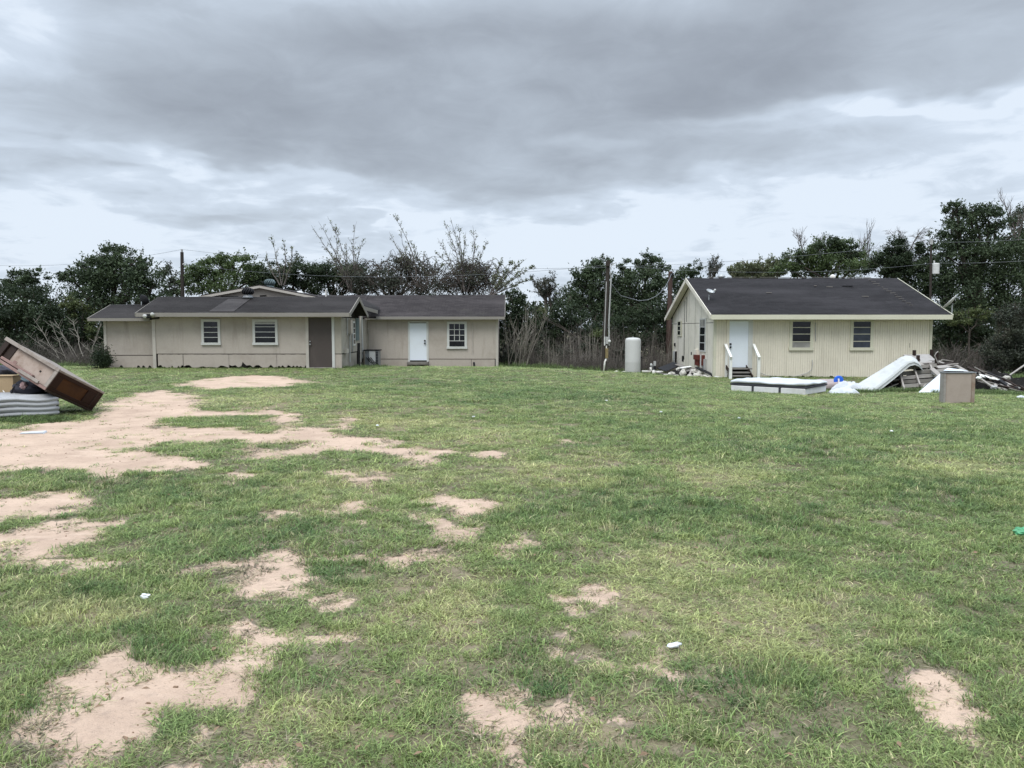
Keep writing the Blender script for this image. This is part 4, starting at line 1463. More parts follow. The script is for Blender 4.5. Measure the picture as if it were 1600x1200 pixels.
    for (a, b) in ((1105, 1126), (1135, 1180), (1186, 1235), (1242, 1292), (1312, 1358)):
        MB().plank(onroof(a, 1.0) + Vector((0, .03, .012)), onroof(b, 1.0) + Vector((0, .03, r.uniform(.0, .02))), .12, .02).build('ridge_strip', M['grey_wood'], rf)
    c = onroof(1128.5, 1.0) + Vector((0, .35, -.02))
    MB().lathe(c, [(.12, -.15), (.12, .02), (.2, .06), (.2, .1), (.14, .18), (.04, .22)], 14).build('roof_vent', M['tin'], h, smooth_shade=True)
    c = onroof(1303, 1.0) + Vector((0, .35, -.02))
    MB().lathe(c, [(.12, -.15), (.12, .0), (.15, .05), (.12, .14), (.03, .2)], 14).build('roof_vent', M['pvc'], h, smooth_shade=True)
    # door
    dr = MB().bx(PX(1139.5, YF), PX(1169.5, YF), YF + .0, YF + .05, PZ(574, YF), PZ(502, YF)).build('door', M['white_door'], h)
    for py in (537.5, 542.5):
        MB().lathe(P(1139.6 + 1.4, py, YF), [(.03, 0), (.03, .03), (.045, .04), (.045, .07), (.02, .08)], 10, Matrix.Rotation(math.pi / 2, 3, 'X')).build('knob', M['black'], dr, smooth_shade=True)
    MB().bx(PX(1135, YF), PX(1139.5, YF), YF - .035, YF + .03, PZ(590, YF), PZ(500, YF)).build('door_jamb', M['cream'], h)
    MB().bx(PX(1169.5, YF), PX(1176, YF), YF - .035, YF + .03, PZ(590, YF), PZ(500, YF)).build('door_jamb', M['white_trim'], h)
    MB().bx(PX(1139.5, YF), PX(1169.5, YF), YF - .03, YF + .03, PZ(502, YF), PZ(500, YF)).build('door_head', M['white_trim'], h)
    d = M['pane_dark']
    sash_window(h, PX(1233.5, YF), PX(1270.5, YF), PZ(547.5, YF), PZ(498, YF), YF, .13, (.225, .52, .775), [M['pane_grey'], d, d, d], M['cream_trim'], .03)
    sash_window(h, PX(1328.5, YF), PX(1364.5, YF), PZ(547.5, YF), PZ(498, YF), YF, .13, (.24, .52, .78), [M['pane_blue'], M['pane_blue'], M['pane_blue'], d], M['cream_trim'], .03)
    MB().tube([P(1274.3, 504, YF - .02), P(1274.3, 533, YF - .02)], .018, 5).build('conduit', M['conduit'], h)
    MB().bx(PX(1422, YF), PX(1422.5, YF), YF - .004, YF - .001, PZ(543, YF), PZ(536, YF)).build('crack', M['dark_gap'], h)
    # cable hanging along the foot of the wall
    pts = [P(*q, YF - .06) for q in ((1187, 582), (1196, 586), (1212, 589), (1230, 590), (1248, 587), (1262, 582.5), (1268, 578), (1269.3, 570), (1269, 562))]
    MB().tube(pts, .016, 5).build('cable', M['conduit'], h)
    return h


build_cream_house()

# timber steps with white rails before the white door of the cream house
ps = thing('porch_steps', 'weathered timber steps with two white handrails before the white door of the cream house', 'steps', ground_at(PX(1156, 33.2), 33.2))
gb = float(gz(10.5, 33))
for (pa, pb, p, y0) in ((1142, 1177, 575.5, 33.32), (1141, 1176, 581.5, 32.98), (1141, 1175, 587, 32.66)):
    z = PZ(p, y0)
    MB().bx(PX(pa, y0), PX(pb, y0), y0, y0 + .36, z - .05, z).build('tread', M['grey_wood'], ps)
for px in (1142.5, 1174.5):
    x = PX(px, 33)
    MB().corner_box((x - .02, 32.7, gb - .03), (.04, 0, 0), (0, .95, .42), (0, 0, .16)).build('stringer', M['dark_wood'], ps)
MB().bx(PX(1143, 33.5), PX(1174, 33.5), 33.55, 33.58, gb, PZ(577, 33.5)).build('riser', M['dark_gap'], ps)
for (pw, pp) in ((1133.5, 1141.2), (1177.5, 1185)):
    yp = 32.55
    pbase, ptop = P(pp, 592, yp), P(pp, 559.5, yp)
    MB().bx(pbase.x - .055, pbase.x + .055, yp - .055, yp + .055, gb - .05, ptop.z).build('post', M['white_wood'], ps)
    x = ptop.x
    w0 = P(pw, 538.5, 33.72)
    MB().plank((w0.x, 33.72, w0.z), (x, yp - .12, ptop.z + .02), .10, .09).build('handrail', M['white_wood'], ps)
    if pp < 1150:
        wp = P(pw + 1, 580, 33.7)
        MB().bx(wp.x - .05, wp.x + .05, 33.66, 33.75, gb, w0.z).build('post', M['white_wood'], ps)

dish('grey satellite dish on a short mast near the left edge of the charcoal roof', P(1107.5, 474, 35.0), .40, (.25, -.45, .85), .19, (.2, -.22, .16), back=M['tin'])
dish('large white satellite dish seen edge-on at the right end of the charcoal roof', P(1487, 492, 34.0), .44, (-.67, .39, .74), .40, (-.62, .0, .2), 1.2)

# ------------------------------------------------------------------ soft and lumpy shapes
def pad(mb, c, w, d, h, M3=None, bulges=3, amp=.025, rc=.14, seed=0, sag=.03, na=10):
    """a mattress: rounded outline, bulging quilted sides, slightly uneven top"""
    r = random.Random(seed)
    out = []
    hw, hd = w / 2, d / 2
    for (cx, cy, a0) in ((hw - rc, hd - rc, 0), (-hw + rc, hd - rc, 90), (-hw + rc, -hd + rc, 180), (hw - rc, -hd + rc, 270)):
        for k in range(na + 1):
            a = R(a0 + 90 * k / na)
            out.append((cx + rc * math.cos(a), cy + rc * math.sin(a), math.cos(a), math.sin(a)))
    # long straight sides get extra points so they can wave
    pts = []
    for i, p in enumerate(out):
        q = out[(i + 1) % len(out)]
        pts.append(p)
        L = math.hypot(q[0] - p[0], q[1] - p[1])
        if L > .3:
            n = int(L / .15)
            for k in range(1, n):
                t = k / n
                pts.append((p[0] + (q[0] - p[0]) * t, p[1] + (q[1] - p[1]) * t, p[2], p[3]))
    rows = []
    nl = bulges * 5
    for k in range(nl + 1):
        t = k / nl
        ins = amp * abs(math.sin(math.pi * bulges * t)) - amp
        if t < .12:
            ins -= .05 * (1 - t / .12) ** 2
        if t > .88:
            ins -= .06 * ((t - .88) / .12) ** 2
        rows.append((t * h, ins))
    n = len(pts)
    base = len(mb.v)
    c = Vector(c)
    ph = r.uniform(0, 9)
    for (z, ins) in rows:
        for (x, y, nx, ny) in pts:
            wob = .018 * math.sin(3.1 * x + 2.3 * y + ph + z * 5) + .010 * math.sin(9 * x + 7 * y + ph * 2)
            p = Vector((x + nx * ins, y + ny * ins, z + wob * (.3 + z / h)))
            mb.v.append(c + (M3 @ p if M3 is not None else p))
    for i in range(len(rows) - 1):
        for k in range(n):
            k2 = (k + 1) % n
            mb.f.append((base + i * n + k, base + i * n + k2, base + (i + 1) * n + k2, base + (i + 1) * n + k))
    # domed top in rings
    last = base + (len(rows) - 1) * n
    prev = last
    for s in (.86, .6, .3):
        nb = len(mb.v)
        for (x, y, nx, ny) in pts:
            p = Vector((x * s, y * s, h + .025 * (1 - s) + sag * math.sin(4 * x * s + ph) * math.sin(3.3 * y * s + 1)))
            mb.v.append(c + (M3 @ p if M3 is not None else p))
        for k in range(n):
            k2 = (k + 1) % n
            mb.f.append((prev + k, prev + k2, nb + k2, nb + k))
        prev = nb
    mb.f.append(tuple(prev + k for k in range(n)))
    mb.f.append(tuple(base + k for k in reversed(range(n))))
    return mb


def lump(mb, c, rx, ry, rz, seed=0, amp=.3, n=14, m=9, freq=2.2, flat=0.0, M3=None):
    """an uneven rounded lump: a stone, a bag or bunched cloth"""
    c = Vector(c)
    base = len(mb.v)
    from mathutils import noise as mn
    off = Vector((seed * 3.7, seed * 1.3, seed * 7.1))
    for i in range(m + 1):
        th = math.pi * i / m
        for k in range(n):
            a = 2 * math.pi * k / n
            d = Vector((math.sin(th) * math.cos(a), math.sin(th) * math.sin(a), math.cos(th)))
            s = 1 + amp * mn.noise(d * freq + off) + amp * .5 * mn.noise(d * freq * 2.3 + off)
            p = Vector((d.x * rx * s, d.y * ry * s, d.z * rz * s))
            if flat and p.z < -rz * flat:
                p.z = -rz * flat
            mb.v.append(c + (M3 @ p if M3 is not None else p))
    for i in range(m):
        for k in range(n):
            k2 = (k + 1) % n
            mb.f.append((base + i * n + k, base + (i + 1) * n + k, base + (i + 1) * n + k2, base + i * n + k2))
    return mb


def heap(mb, c, rx, ry, h, seed=0, nx=22, ny=16, freq=2.5, rough=.35):
    """bunched cloth or rubbish lying on the ground"""
    from mathutils import noise as mn
    base = len(mb.v)
    off = Vector((seed * 5.1, seed * 2.7, seed))
    for j in range(ny + 1):
        for i in range(nx + 1):
            u, v = -1 + 2 * i / nx, -1 + 2 * j / ny
            q = max(0, 1 - (u * u + v * v))
            wob = 1 + .22 * mn.noise(Vector((u * 1.5, v * 1.5, 3)) + off)
            x, y = c[0] + u * rx * wob, c[1] + v * ry * wob
            k = mn.noise(Vector((u * freq, v * freq, 0)) + off) + .6 * mn.noise(Vector((u * freq * 2.4, v * freq * 2.4, 5)) + off)
            z = float(gz(x, y)) - .03 + h * (q ** .6) * (1 + rough * k) + .02 * k
            mb.v.append(Vector((x, y, z)))
    for j in range(ny):
        for i in range(nx):
            a = base + j * (nx + 1) + i
            mb.f.append((a, a + 1, a + nx + 2, a + nx + 1))
    return mb


def loft_slab(mb, A, B, drop):
    """a bent slab between two edge lines A and B, hanging down by the vector drop"""
    A, B = [Vector(p) for p in A], [Vector(p) for p in B]
    drop = Vector(drop)
    n = len(A)
    b = len(mb.v)
    for p, q in zip(A, B):
        mb.v += [p, q, q + drop, p + drop]
    for i in range(n - 1):
        for k in range(4):
            k2 = (k + 1) % 4
            mb.f.append((b + i * 4 + k, b + i * 4 + k2, b + (i + 1) * 4 + k2, b + (i + 1) * 4 + k))
    mb.f.append((b, b + 3, b + 2, b + 1))
    e = b + (n - 1) * 4
    mb.f.append((e, e + 1, e + 2, e + 3))
    return mb


def single(mb, name, mat, label, cat, group=None, smooth_shade=False, bevel=0.0):
    lo = Vector((sum(v.x for v in mb.v) / len(mb.v), sum(v.y for v in mb.v) / len(mb.v), min(v.z for v in mb.v)))
    o = mb.build(name, mat, None, lo, smooth_shade, bevel)
    return tag(o, label, cat, group)


# ------------------------------------------------------------------ rubbish at the left edge
def left_rubbish():
    D = 14.62
    xr_ = PX(88, D)
    xl_ = PX(-75, D)
    zg = float(gz(xr_, D + .5))
    mt = thing('mattress', 'thick grey striped mattress with bulging folds lying on the sand at the left edge', 'mattress', ((xl_ + xr_) / 2, D + .95, zg))
    vd = Vector((PX(50, D), D, 0)).normalized()
    rd = Vector((vd.y, -vd.x, 0))
    MQ = Matrix((rd, vd, Vector((0, 0, 1)))).transposed()
    cr = Vector((PX(88.5, D), D, zg + .03))
    wm, dm = 2.0, 1.5
    mc = cr - rd * (wm / 2) + vd * (dm / 2)
    pad(MB(), mc, wm, dm, .395, MQ, 4, .034, .22, 3, .03).build('body', M['mattress_grey'], mt, smooth_shade=True)
    mb = MB()
    for t in (.25, .5, .75):
        z = .395 * t
        mb.tube([mc + MQ @ Vector(p) for p in ((-wm / 2 + .2, -dm / 2 + .035, z), (0, -dm / 2 + .03, z + .01), (wm / 2 - .25, -dm / 2 + .04, z + .008), (wm / 2 - .08, -dm / 2 + .11, z + .012), (wm / 2 - .035, -dm / 2 + .3, z + .012))], .007, 5)
    mb.build('piping', M['dark_cloth'], mt)
    x0 = PX(-60, D - .1)
    single(pad(MB(), ((x0 + PX(24, 14.3)) / 2, 14.55, zg), PX(24, 14.3) - x0, .5, .07, None, 1, .02, .06, 9, .01), 'cushion', M['mattress_white'],
           'flat pale cushion crushed under the front of the grey striped mattress', 'cushion', smooth_shade=True)
    rope = thing('rope', 'thin white rope hanging down over the front of the grey striped mattress', 'rope', P(18.5, 650, D - .02))
    MB().tube([P(2, 607, 15.9), P(10, 617, 14.75), P(17, 621, 14.6), P(18.3, 632, 14.56), P(18.8, 648, 14.55)], .010, 5).build('cord', M['pvc'], rope)
    lump(MB(), P(18.6, 653, 14.5), .03, .03, .05, 4, .3, 10, 7).build('knot', M['pvc'], rope)
    MB().tube([P(18.4, 655, 14.5), P(16.5, 661, 14.45)], .009, 5).build('tail', M['pvc'], rope)
    bx = thing('cardboard_box', 'plain tan cardboard box standing on the grey striped mattress', 'box', P(6, 605, 15.6))
    zt = zg + .41
    MB().bx(PX(-24, 15.5), PX(16.5, 15.5), 15.5, 15.95, zt, PZ(587.5, 15.5)).build('carton', M['cardboard'], bx, bevel=.006)
    MB().bx(PX(-24, 15.5), PX(17.2, 15.5), 15.47, 15.72, PZ(587.5, 15.5) + .002, PZ(587.5, 15.5) + .012).build('flap', M['cardboard'], bx)
    bg = thing('rucksack', 'dark blue grey rucksack slumped on the grey striped mattress beside the tilted cabinet', 'bag', P(44, 617, 15.0))
    lump(MB(), P(44, 606.5, 15.15), .29, .22, .17, 2, .35, 26, 16, 1.8, .8).build('body', M['bag'], bg, smooth_shade=True)
    lump(MB(), P(55, 598, 15.05), .15, .12, .11, 5, .4, 18, 12, 2).build('pocket', M['bag'], bg, smooth_shade=True)
    MB().tube([P(27, 600, 15.0), P(20, 608, 14.95), P(17.5, 616.5, 14.9), P(9, 618, 14.85)], .018, 5).build('strap', M['black'], bg)
    MB().tube([P(84, 620, 14.85), P(87, 630, 14.72), P(88.5, 634, 14.7)], .03, 5).build('strap', M['black'], bg)
    single(lump(MB(), P(45, 592, 15.05), .16, .10, .06, 8, .6, 22, 12, 2.4, 1.0, Matrix.Rotation(.35, 3, 'Y')), 'cloth', M['bag_blue'], 'crumpled pale blue cloth on top of the dark rucksack', 'cloth', smooth_shade=True)
    single(lump(MB(), P(36.5, 602.5, 14.93), .06, .05, .07, 9, .6, 18, 12, 2.6), 'cloth', M['bag_pink'], 'crumpled pale pink cloth hanging on the front of the dark rucksack', 'cloth', smooth_shade=True)

    # the tilted cabinet: corner A is nearest, u runs up to the left, v down to the right, w down the thickness
    A = P(94, 577.3, 14.55)
    fw = Vector((A.x, A.y, 0)).normalized()
    rt = Vector((fw.y, -fw.x, 0))
    zz = Vector((0, 0, 1))
    u = rt * -.88 + fw * 1.0 + zz * .61
    v = rt * .775 + fw * 1.0 - zz * .535
    wv = u.cross(v).normalized() * .46
    C = A + v + wv
    lift = float(gz(C.x, C.y)) - .02 - C.z
    cb = thing('tilted_cabinet', 'old brown cabinet tipped on its corner with open pale lined front', 'cabinet', C)
    uh, vh, wh = u.normalized(), v.normalized(), wv.normalized()
    lu, lv, lw = u.length, v.length, wv.length
    A = A + Vector((0, 0, lift * .5))

    def bb(name, a, b, c, mat, parent=cb, bev=.008):
        o = A + uh * a[0] + vh * b[0] + wh * c[0]
        return MB().corner_box(o, uh * (a[1] - a[0]), vh * (b[1] - b[0]), wh * (c[1] - c[0])).build(name, mat, parent, bevel=bev)
    bb('top_board', (-.01, lu), (0, lv + .01), (-.012, .03), M['pale_edge'])
    bb('top_edge', (.0, lu + .02), (-.025, .0), (-.03, .045), M['pale_edge'])
    bb('bottom_board', (0, lu), (.004, lv), (lw - .03, lw), M['dark_wood'])
    bb('bottom_edge', (.0, lu), (-.02, .003), (lw - .06, lw - .002), M['pink_wood'])
    bb('lining', (.09, lu - .12), (.07, .10), (.045, lw - .055), M['pale_lining'])
    for uu in (.55, .98, 1.2):
        bb('stain', (uu, uu + .09), (.064, .069), (.18 + .1 * (uu > .9), .25 + .1 * (uu > .9)), M['pink_wood'], bev=0) if uu > .9 else None
    bb('hole', (.40, .435), (.062, .0695), (.19, .225), M['dark_gap'], bev=0)
    bb('front_stile', (.004, .09), (-.018, .1), (.046, lw - .061), M['pale_edge'])
    bb('front_stile', (lu - .12, lu), (.0, .1), (.046, lw - .061), M['dark_wood'])
    bb('lining_dark_end', (lu - .3, lu - .121), (.05, .068), (.046, lw - .061), M['dark_wood'])  # thin dark strip over the left end of the lining
    bb('shelf_edge', (.45, lu - .15), (.0, .062), (lw - .13, lw - .075), M['pink_wood'])
    bb('loose_strip', (.2, .75), (-.06, -.03), (lw - .10, lw - .04), M['pale_edge'])
    bb('back_board', (.031, lu), (lv - .02, lv), (.03, lw - .03), M['dark_wood'])
    e = bb('end_panel', (.012, .03), (.005, lv - .005), (.0305, lw - .0305), M['brown_panel'])
    bb('end_rail', (-.012, .0118), (.0, lv), (.0305, .105), M['brown_wood'], e)
    bb('end_rail', (-.012, .0118), (.0, lv), (lw - .10, lw - .0305), M['brown_wood'], e)
    bb('end_stile', (-.012, .0118), (.0, .2), (.1055, lw - .1005), M['brown_wood'], e)
    bb('end_stile', (-.012, .0118), (lv - .42, lv - .16), (.1055, lw - .1005), M['brown_wood'], e)
    bb('end_stile', (-.016, .0118), (lv - .155, lv), (.1055, lw - .1005), M['brown_wood'], e)
    bb('dark_trim', (-.02, -.0125), (lv - .17, lv - .14), (.03, lw - .03), M['dark_wood'], e)
    bb('bottom_moulding', (-.03, .012), (0, lv), (lw - .0295, lw + .012), M['dark_wood'], e)
    # prop of rubbish in the shade under it
    single(lump(MB(), P(70, 612, 15.6), .35, .3, .22, 12, .4, 18, 10, 2, .7), 'rubbish_sack', M['black'], 'black rubbish sack wedged beneath the tilted brown cabinet', 'sack', smooth_shade=True)
    single(lump(MB(), P(4, 581, 16.3), .3, .3, .14, 15, .4, 18, 10, 2, .7), 'rubbish_sack', M['bag'], 'dark sack lying behind the tan cardboard box', 'sack', smooth_shade=True)


left_rubbish()


# ------------------------------------------------------------------ rubbish before the cream house
def right_rubbish():
    # divan base with mattress
    L, Rr = GP(1140.5, 610.5), GP(1259.5, 617.5)
    ex = (Rr - L)
    ex.z = 0
    W = ex.length
    ex.normalize()
    ey = Vector((-ex.y, ex.x, 0))
    Q = Matrix((ex, ey, Vector((0, 0, 1)))).transposed()
    zg = min(L.z, Rr.z)
    mid = (L + Rr) / 2 + ey * 1.0
    mid.z = zg
    bb = thing('bed_base', 'white upholstered bed base with dark dividing strips lying on the grass', 'bed base', mid)

    def loc(x, y, z):
        return Vector((mid.x, mid.y, zg)) + Q @ Vector((x, y - 1.0, z))
    hb = .205
    n = 3
    xs = [-W / 2, -W / 2 + W * .31, -W / 2 + W * .665, W / 2]
    for i in range(3):
        a, b = xs[i] + .03, xs[i + 1] - .03
        lean = (.0, .0, .0)
        mb = MB()
        mb.box(loc((a + b) / 2, .99, hb / 2 - .01), (b - a, 1.98, hb), Q)
        mb.build('side_panel', M['bed_side'], bb, bevel=.025)
    for x in xs[1:3]:
        MB().box(loc(x, .98, hb / 2 - .01), (.062, 1.97, hb - .01), Q).build('dividing_strip', M['dark_cloth'], bb)
    MB().box(loc(0, 1.0, hb + .03), (W + .01, 2.0, .06), Q).build('dark_band', M['dark_cloth'], bb, bevel=.015)
    mb = pad(MB(), loc(0, 1.0, hb + .068), W + .03, 2.04, .10, Q, 1, .03, .10, 5, .012)
    mb.build('top_pad', M['sheet'], bb, smooth_shade=True)
    # low pinkish mattress behind
    c = GP(1297, 609.5)
    Q2 = Matrix.Rotation(R(4), 3, 'Z') @ Matrix.Rotation(R(-2.2), 3, 'Y')
    single(pad(MB(), (c.x, c.y + .8, c.z - .02), 1.75, 1.6, .27, Q2, 1, .02, .08, 7, .015), 'mattress', M['pink_cloth'],
           'dull pinkish mattress lying flat behind the white bed base', 'mattress', smooth_shade=True)
    # blue disc on a stick
    Dd = 26.6
    t = thing('blue_disc', 'bright blue plastic disc with white stick standing among white sheets', 'toy', GP(1310.5, 607))
    cc = P(1310.5, 594.5, Dd)
    Q3 = Matrix.Rotation(math.pi / 2, 3, 'X')
    MB().lathe(cc, [(.02, -.03), (.165, -.03), (.172, -.02), (.172, .0), (.16, .012), (.1, .005), (.02, .005)], 28, Q3).build('disc', M['blue'], t, smooth_shade=True)
    MB().lathe(cc + Vector((0, -.01, 0)), [(.045, -.002), (.045, .012), (.02, .016)], 14, Q3).build('hub', M['blue'], t)
    MB().plank(P(1310.2, 591.5, Dd - .04), P(1310.8, 610, Dd - .10), .045, .04, 0).build('stick', M['pvc'], t)
    # cloths
    g1, g2, g3 = GP(1322, 615), GP(1338, 613), GP(1321, 609)
    single(heap(MB(), (g1.x, g1.y + .2), .55, .35, .20, 3), 'white_sheet', M['sheet'], 'bunched white sheet on the grass just right of the blue disc', 'sheet', smooth_shade=True)
    single(heap(MB(), (g2.x - .05, g2.y + .6), .55, .35, .34, 6), 'white_sheet', M['sheet'], 'white sheet heaped at the low end of the leaning mattress', 'sheet', smooth_shade=True)
    single(lump(MB(), P(1322, 601, 26.5), .24, .12, .06, 6, .5, 20, 12, 2.5), 'red_cloth', M['red_cloth'], 'small red cloth beside the blue disc', 'cloth', smooth_shade=True)
    # long mattress bent over the pile
    A = [P(1345, 613.5, 25.1), P(1357, 613.5, 25.2), P(1362, 611, 25.25), P(1378, 599, 25.45), P(1396, 585, 25.65), P(1410, 573, 25.8), P(1419, 566, 25.95), P(1427, 564, 26.1), P(1434, 567, 26.2), P(1440, 573, 26.25)]
    B = [P(1323, 611, 26.0), P(1333, 603.5, 26.1), P(1341, 598.5, 26.2), P(1360, 587, 26.5), P(1379, 575.5, 26.8), P(1396, 565, 27.0), P(1406, 558.5, 27.15), P(1415, 555.5, 27.3), P(1424, 556.5, 27.3), P(1432, 561, 27.3)]
    t = thing('mattress', 'long white mattress slanting down over the rubbish pile towards the grass', 'mattress', GP(1350, 614))
    drop = Vector((.045, -.02, -.15))
    mb = loft_slab(MB(), A, B, drop)
    mb.build('body', M['mattress_side'], t, bevel=.03)
    up = -drop.normalized() * .012
    Ai = [a + (b - a) * .05 + up for a, b in zip(A, B)]
    Bi = [a + (b - a) * .95 + up for a, b in zip(A, B)]
    loft_slab(MB(), Ai, Bi, -up * 1.6).build('cover', M['mattress_white'], t, bevel=.008)
    for k in (3, 5):
        pass
    MB().tube([a + drop * .25 + Vector((.0, -.012, 0)) for a in A], .012, 5).build('piping', M['mattress_white'], t)
    MB().tube([a + drop * .85 + Vector((.0, -.012, 0)) for a in A], .012, 5).build('piping', M['mattress_white'], t)
    # upturned table
    t = thing('upturned_table', 'grey table lying upside down on the pile with four dark legs up', 'table', P(1440, 575, 27.6))
    a, b, c, d = P(1424, 567, 27.3), P(1466, 566, 27.3), P(1457, 552.5, 28.1), P(1411, 554, 28.1)
    MB().corner_box(a, b - a, d - a, (0, -.02, -.06)).build('table_top', M['cabinet_side'], t, bevel=.01)
    for (px, p0, p1, Y) in ((1428.5, 547, 562, 28.0), (1434.3, 555, 572, 27.2), (1455.3, 546, 569, 28.0), (1463.3, 550.5, 578, 27.2)):
        MB().plank(P(px - .3, p1, Y), P(px + .3, p0, Y), .09, .09, .2).build('leg', M['dark_wood'], t, bevel=.008)
    MB().tube([P(1466, 568, 27.1), P(1460.5, 556, 27.1), P(1462.5, 552, 27.1), P(1466, 549, 27.1)], .018, 5).build('bent_strip', M['pale_wood'], t)
    # slatted frame lying against the pile
    t = thing('slatted_frame', 'grey wooden slatted frame leaning on the pile under the upturned table', 'frame', GP(1437, 618))

    def pl(parent, name, a, b, w, th, Ya, Yb, mat, roll=0.0):
        return MB().plank(P(*a, Ya), P(*b, Yb), th, w, roll, .006).build(name, mat, parent)
    def yy(py):
        return 25.3 + (618 - py) * .028
    def fr(name, a, b, w, mat, dy=0.0, th=.05):
        pl(t, name, a, b, w, th, yy(a[1]) + dy, yy(b[1]) + dy, mat)
    fr('rail', (1403, 576), (1463, 570.5), .12, M['pale_wood'])
    fr('rail', (1405.5, 590.5), (1466, 586), .12, M['pale_wood'])
    fr('rail', (1409, 603.5), (1457, 600), .12, M['pale_wood'])
    fr('rail', (1414, 618), (1434, 616), .10, M['pale_wood'])
    fr('slat', (1406, 584), (1462, 579), .13, M['grey_wood'], .10)
    fr('slat', (1408, 597), (1458, 594), .11, M['grey_wood'], .10)
    fr('stile', (1404.5, 577), (1414.5, 617), .09, M['pale_wood'], -.05)
    fr('stile', (1428, 574.5), (1437, 602), .08, M['pale_wood'], -.05)
    fr('stile', (1453.5, 571), (1459, 587), .08, M['pale_wood'], -.05)
    fr('brace', (1434, 617), (1447, 601.5), .10, M['pale_wood'], -.05)
    # jumble of dark boards under the leaning mattress
    g = 'dark boards jumbled under the leaning mattress'
    r = random.Random(4)
    specs = [((1372, 612, 25.5), (1402, 600, 26.0)), ((1378, 604, 25.8), (1400, 611, 25.5)), ((1383, 616, 25.3), (1407, 606, 25.6)), ((1380, 597, 26.2), (1404, 594, 26.0)),
             ((1388, 590, 26.2), (1398, 612, 25.7)), ((1396, 586, 26.3), (1408, 600, 25.9)), ((1367, 615, 25.3), (1392, 614, 25.4))]
    for i, (a, b) in enumerate(specs):
        single(MB().plank(P(*a), P(*b), .10, .035, r.uniform(-.6, .6), .008), 'broken_board', M['grey_wood' if i % 3 == 0 else 'dark_wood'],
               'dark broken board jumbled in the shade under the leaning white mattress', 'board', g)
    single(heap(MB(), (PX(1395, 26.6), 26.9), 1.0, .6, .55, 11), 'rubbish_shade_heap', M['dark_gap'], 'added near-black heap standing for shade in the gaps of the slatted frame', 'rubbish heap')  # added so the gaps between slats turn black; its colour stands for shade
    # boards across the back of the pile
    spec = [((1422, 561, 27.0), (1450, 575, 26.6), .13, 'pale_wood', 'pale board slanting beneath the legs of the upturned table'),
            ((1465, 565, 27.2), (1497, 575, 27.4), .12, 'pale_wood', 'pale board sloping right from the last leg of the upturned table'),
            ((1464, 574, 26.8), (1496, 571, 27.2), .16, 'pale_wood', 'wide pale board lying level right of the upturned table'),
            ((1463, 580, 26.6), (1485, 576.5, 26.8), .14, 'grey_wood', 'grey board lying just above the white triangular panel'),
            ((1494, 571.5, 27.2), (1512, 581.5, 26.6), .10, 'pale_wood', 'narrow pale board sloping down behind the top of the tan cabinet'),
            ((1456, 576, 26.2), (1468, 586, 25.6), .13, 'pale_wood', 'short pale board between slatted frame and white triangular panel'),
            ((1512, 574, 27.6), (1548, 590, 27.2), .12, 'dark_wood', 'long dark board sloping away right behind the tan cabinet'),
            ((1531, 586.5, 25.6), (1563, 594, 25.6), .14, 'white_wood', 'white board lying across the dark heap right of the tan cabinet'),
            ((1528, 589, 25.0), (1552, 605.5, 24.8), .09, 'pale_wood', 'thin pale batten slanting over the dark hollow right of the tan cabinet'),
            ((1553.5, 600.5, 25.2), (1581, 620, 24.6), .08, 'pale_wood', 'thin pale batten slanting down to a grey block at the far right'),
            ((1561, 596.5, 25.8), (1604, 611, 25.6), .09, 'white_wood', 'long white batten reaching the right edge of the yard'),
            ((1566, 603, 25.6), (1606, 623, 25.0), .07, 'grey_wood', 'grey batten below the long white batten at the right'),
            ((1526.5, 617, 24.4), (1550, 629, 24.0), .13, 'pale_wood', 'pale board lying on the grass at the right foot of the tan cabinet'),
            ((1571, 587, 27.0), (1560, 581, 27.2), .07, 'grey_wood', 'short grey batten sticking up from the dark heap'),
            ((1572, 590, 26.6), (1603, 569, 26.8), .05, 'pale_wood', 'thin pole sticking up out of the dark heap at the right edge')]
    for a, b, w, mt, lab in spec:
        single(MB().plank(P(*a), P(*b), w, .035, .5, .006), 'broken_board', M[mt], lab, 'board', 'loose boards on the rubbish pile')
    # more boards strewn over the dark heap, too alike to tell apart
    r = random.Random(44)
    single(heap(MB(), (PX(1470, 27.4), 27.5), 1.35, .6, .80, 51, rough=.6), 'rubbish_shade_heap', M['dark_gap'], 'added near-black heap standing for shade between boards behind the white triangular panel', 'rubbish heap')  # added bulk: shade between the boards painted as near-black colour
    for k in range(62):
        px = r.uniform(1530, 1606)
        t = (px - 1530) / 76
        py = 578 + 30 * t + r.uniform(-2, 20 - 8 * t)
        Yk = 26.5 - (py - 578) * .045 + r.uniform(-.25, .15)
        dx, dy = r.uniform(8, 30), r.uniform(2, 14)
        a, b = P(px - dx / 2, py - dy / 2, Yk), P(px + dx / 2, py + dy / 2, Yk - r.uniform(0, .5))
        single(MB().plank(a, b, r.uniform(.05, .13), .03, r.uniform(-.8, .8), .006), 'broken_board', M[r.choice(('grey_wood', 'dark_wood', 'dark_wood', 'black', 'grey_wood', 'pale_wood'))],
               'broken board among many strewn over the dark heap at the right edge', 'board', 'broken boards strewn over the dark heap')
    for k in range(24):
        px = r.uniform(1400, 1492)
        py = r.uniform(562, 574) + .1 * max(0, px - 1475)
        Yk = 27.4 + r.uniform(-.3, .4)
        dx, dy = r.uniform(12, 34), r.uniform(-5, 8)
        a, b = P(px - dx / 2, py - dy / 2, Yk), P(px + dx / 2, py + dy / 2, Yk - r.uniform(0, .4))
        single(MB().plank(a, b, r.uniform(.05, .12), .03, r.uniform(-.8, .8), .006), 'broken_board', M[r.choice(('grey_wood', 'dark_wood', 'pale_wood'))],
               'broken board in the jumble beneath and behind the upturned table', 'board', 'broken boards beneath the upturned table')
